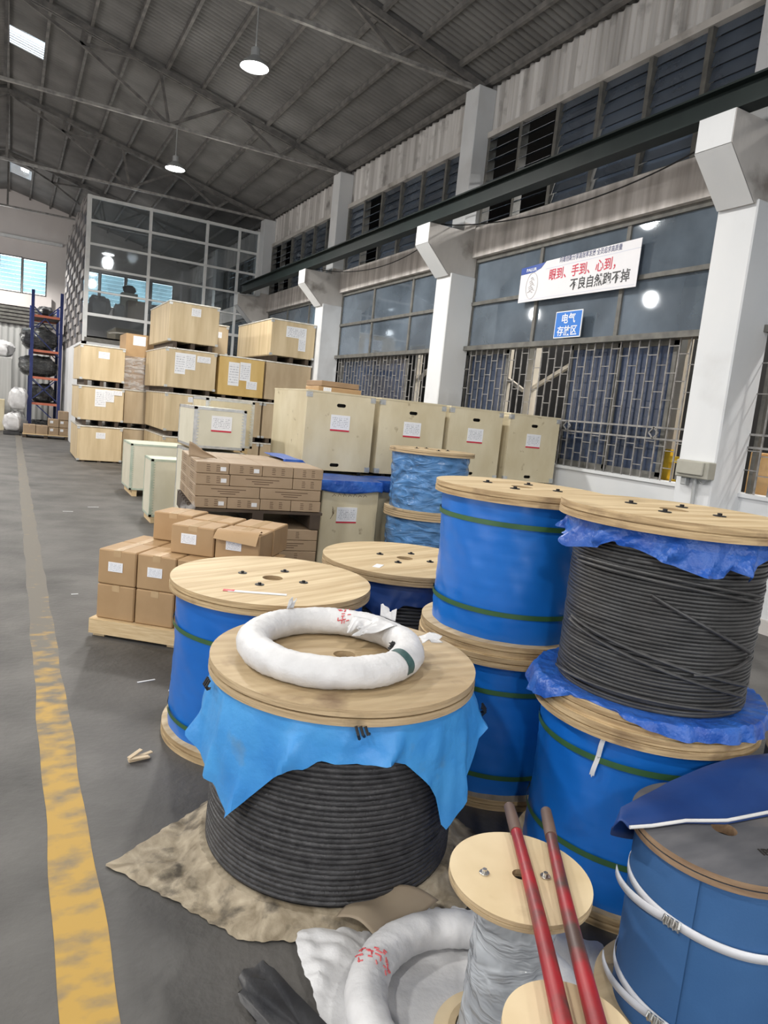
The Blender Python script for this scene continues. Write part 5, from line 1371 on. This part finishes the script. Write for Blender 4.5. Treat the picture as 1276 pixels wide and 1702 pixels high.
# ================================================================== ON THE WALL
jb = thing('junction_box', 'grey junction box with a hinged cover on the nearest column', 'junction box', (5.629, 4.30, 1.40))
MB().cbox(-0.11, 0.0, -0.17, 0.18, -0.075, 0.085, 0.008).build('body', 'box_grey', jb)
MB().cbox(-0.135, -0.105, -0.13, 0.15, -0.045, 0.08, 0.008).build('cover', 'box_grey', jb)
MB().tube([(-0.04, 0.0, -0.075), (-0.03, 0.0, -0.32), (-0.02, 0.0, -0.52)], 0.018, 10).build('conduit', 'conduit', jb, smooth=True)
MB().cbox(-0.07, -0.01, 0.08, 0.14, -0.15, -0.075, 0.008).build('socket', 'conduit', jb)
MB().tube([(-0.05, -0.02, -0.07), (-0.04, -0.08, -0.12), (-0.02, -0.16, -0.06)], 0.006, 6).build('wire', 'conduit', jb, smooth=True)

bn = thing('banner', 'long white banner with red and black Chinese characters hung across the window', 'banner', (6.0, 6.75, 3.525))
Mw = frame_m((0, 0, 0), (0, -1, 0), (0, 0, 1), (-1, 0, 0))     # local x runs towards the camera along the wall, y is up
def on(o_, d=0.0): return Mw @ Matrix.Translation((o_[0], o_[1], d))
out_ = [(-1.04, -0.235), (1.0, -0.245), (1.0, 0.275), (-0.55, 0.245), (-0.64, 0.17), (-0.76, 0.135), (-1.04, 0.125)]
MB().plate(out_, [], 0.006, Mw).build('cloth', 'banner_white', bn)
MB().plate([(-1.04, 0.127), (-0.76, 0.137), (-0.65, 0.172), (-0.57, 0.235), (-1.04, 0.215)], [], 0.006, Mw).build('logo_panel', 'banner_blue', bn)
MB().plate([(-0.55, 0.15), (1.0, 0.175), (1.0, 0.168), (-0.55, 0.143)], [], 0.007, Mw).plate([(-1.0, -0.205), (0.98, -0.215), (0.98, -0.220), (-1.0, -0.210)], [], 0.007, Mw).build('rule_line', 'banner_lilac', bn)
text_mesh('logo_lettering', 'PALUR', 'sign_white', 0.055, bn, on((-0.93, 0.155), 0.007), width=0.2, bold=0.02)
text_mesh('header_lettering', '向着创新分享高效率发展 全员追求高质量', 'text_navy', 0.075, bn, on((-0.30, 0.195), 0.006), width=1.02, bold=0.01)
text_mesh('red_lettering', '眼到、手到、心到，', 'text_red', 0.150, bn, on((-0.47, 0.005), 0.007), width=1.12, bold=0.014)
text_mesh('black_lettering', '不良自然跑不掉', 'text_black', 0.150, bn, on((-0.06, -0.160), 0.007), width=0.95, bold=0.014)
ov = [(0.115*math.cos(2*PI*i/32)-0.79, 0.165*math.sin(2*PI*i/32)-0.035) for i in range(32)]
s = MB(); s.tube([Mw @ Vector((x, y, 0.007)) for x, y in ov], 0.004, 6, closed=True)
for q in range(9):
    x = -0.80+0.02*math.sin(q*2.1); y = 0.06-0.022*q; s.tube([Mw @ Vector((x-0.02-0.004*q, y, 0.007)), Mw @ Vector((x+0.01, y+0.012, 0.007)), Mw @ Vector((x+0.03+0.003*q, y-0.008, 0.007))], 0.005, 5)
s.build('sketch_drawing', 'banner_grey', bn)
sg = thing('area_sign', 'square blue sign with white Chinese characters under the banner', 'sign', (5.985, 6.728, 2.94))
MB().cbox(-0.012, 0.0, -0.235, 0.235, -0.162, 0.162, 0.002).build('border', 'sign_white', sg)
MB().box(-0.0135, -0.012, -0.222, 0.222, -0.150, 0.150).build('panel', 'sign_blue', sg)
text_mesh('lettering', '电气', 'sign_white', 0.128, sg, on((0.0, 0.022), 0.0138), width=0.235, bold=0.012, align='CENTER')
text_mesh('lettering', '存放区', 'sign_white', 0.128, sg, on((0.0, -0.125), 0.0138), width=0.345, bold=0.012, align='CENTER')
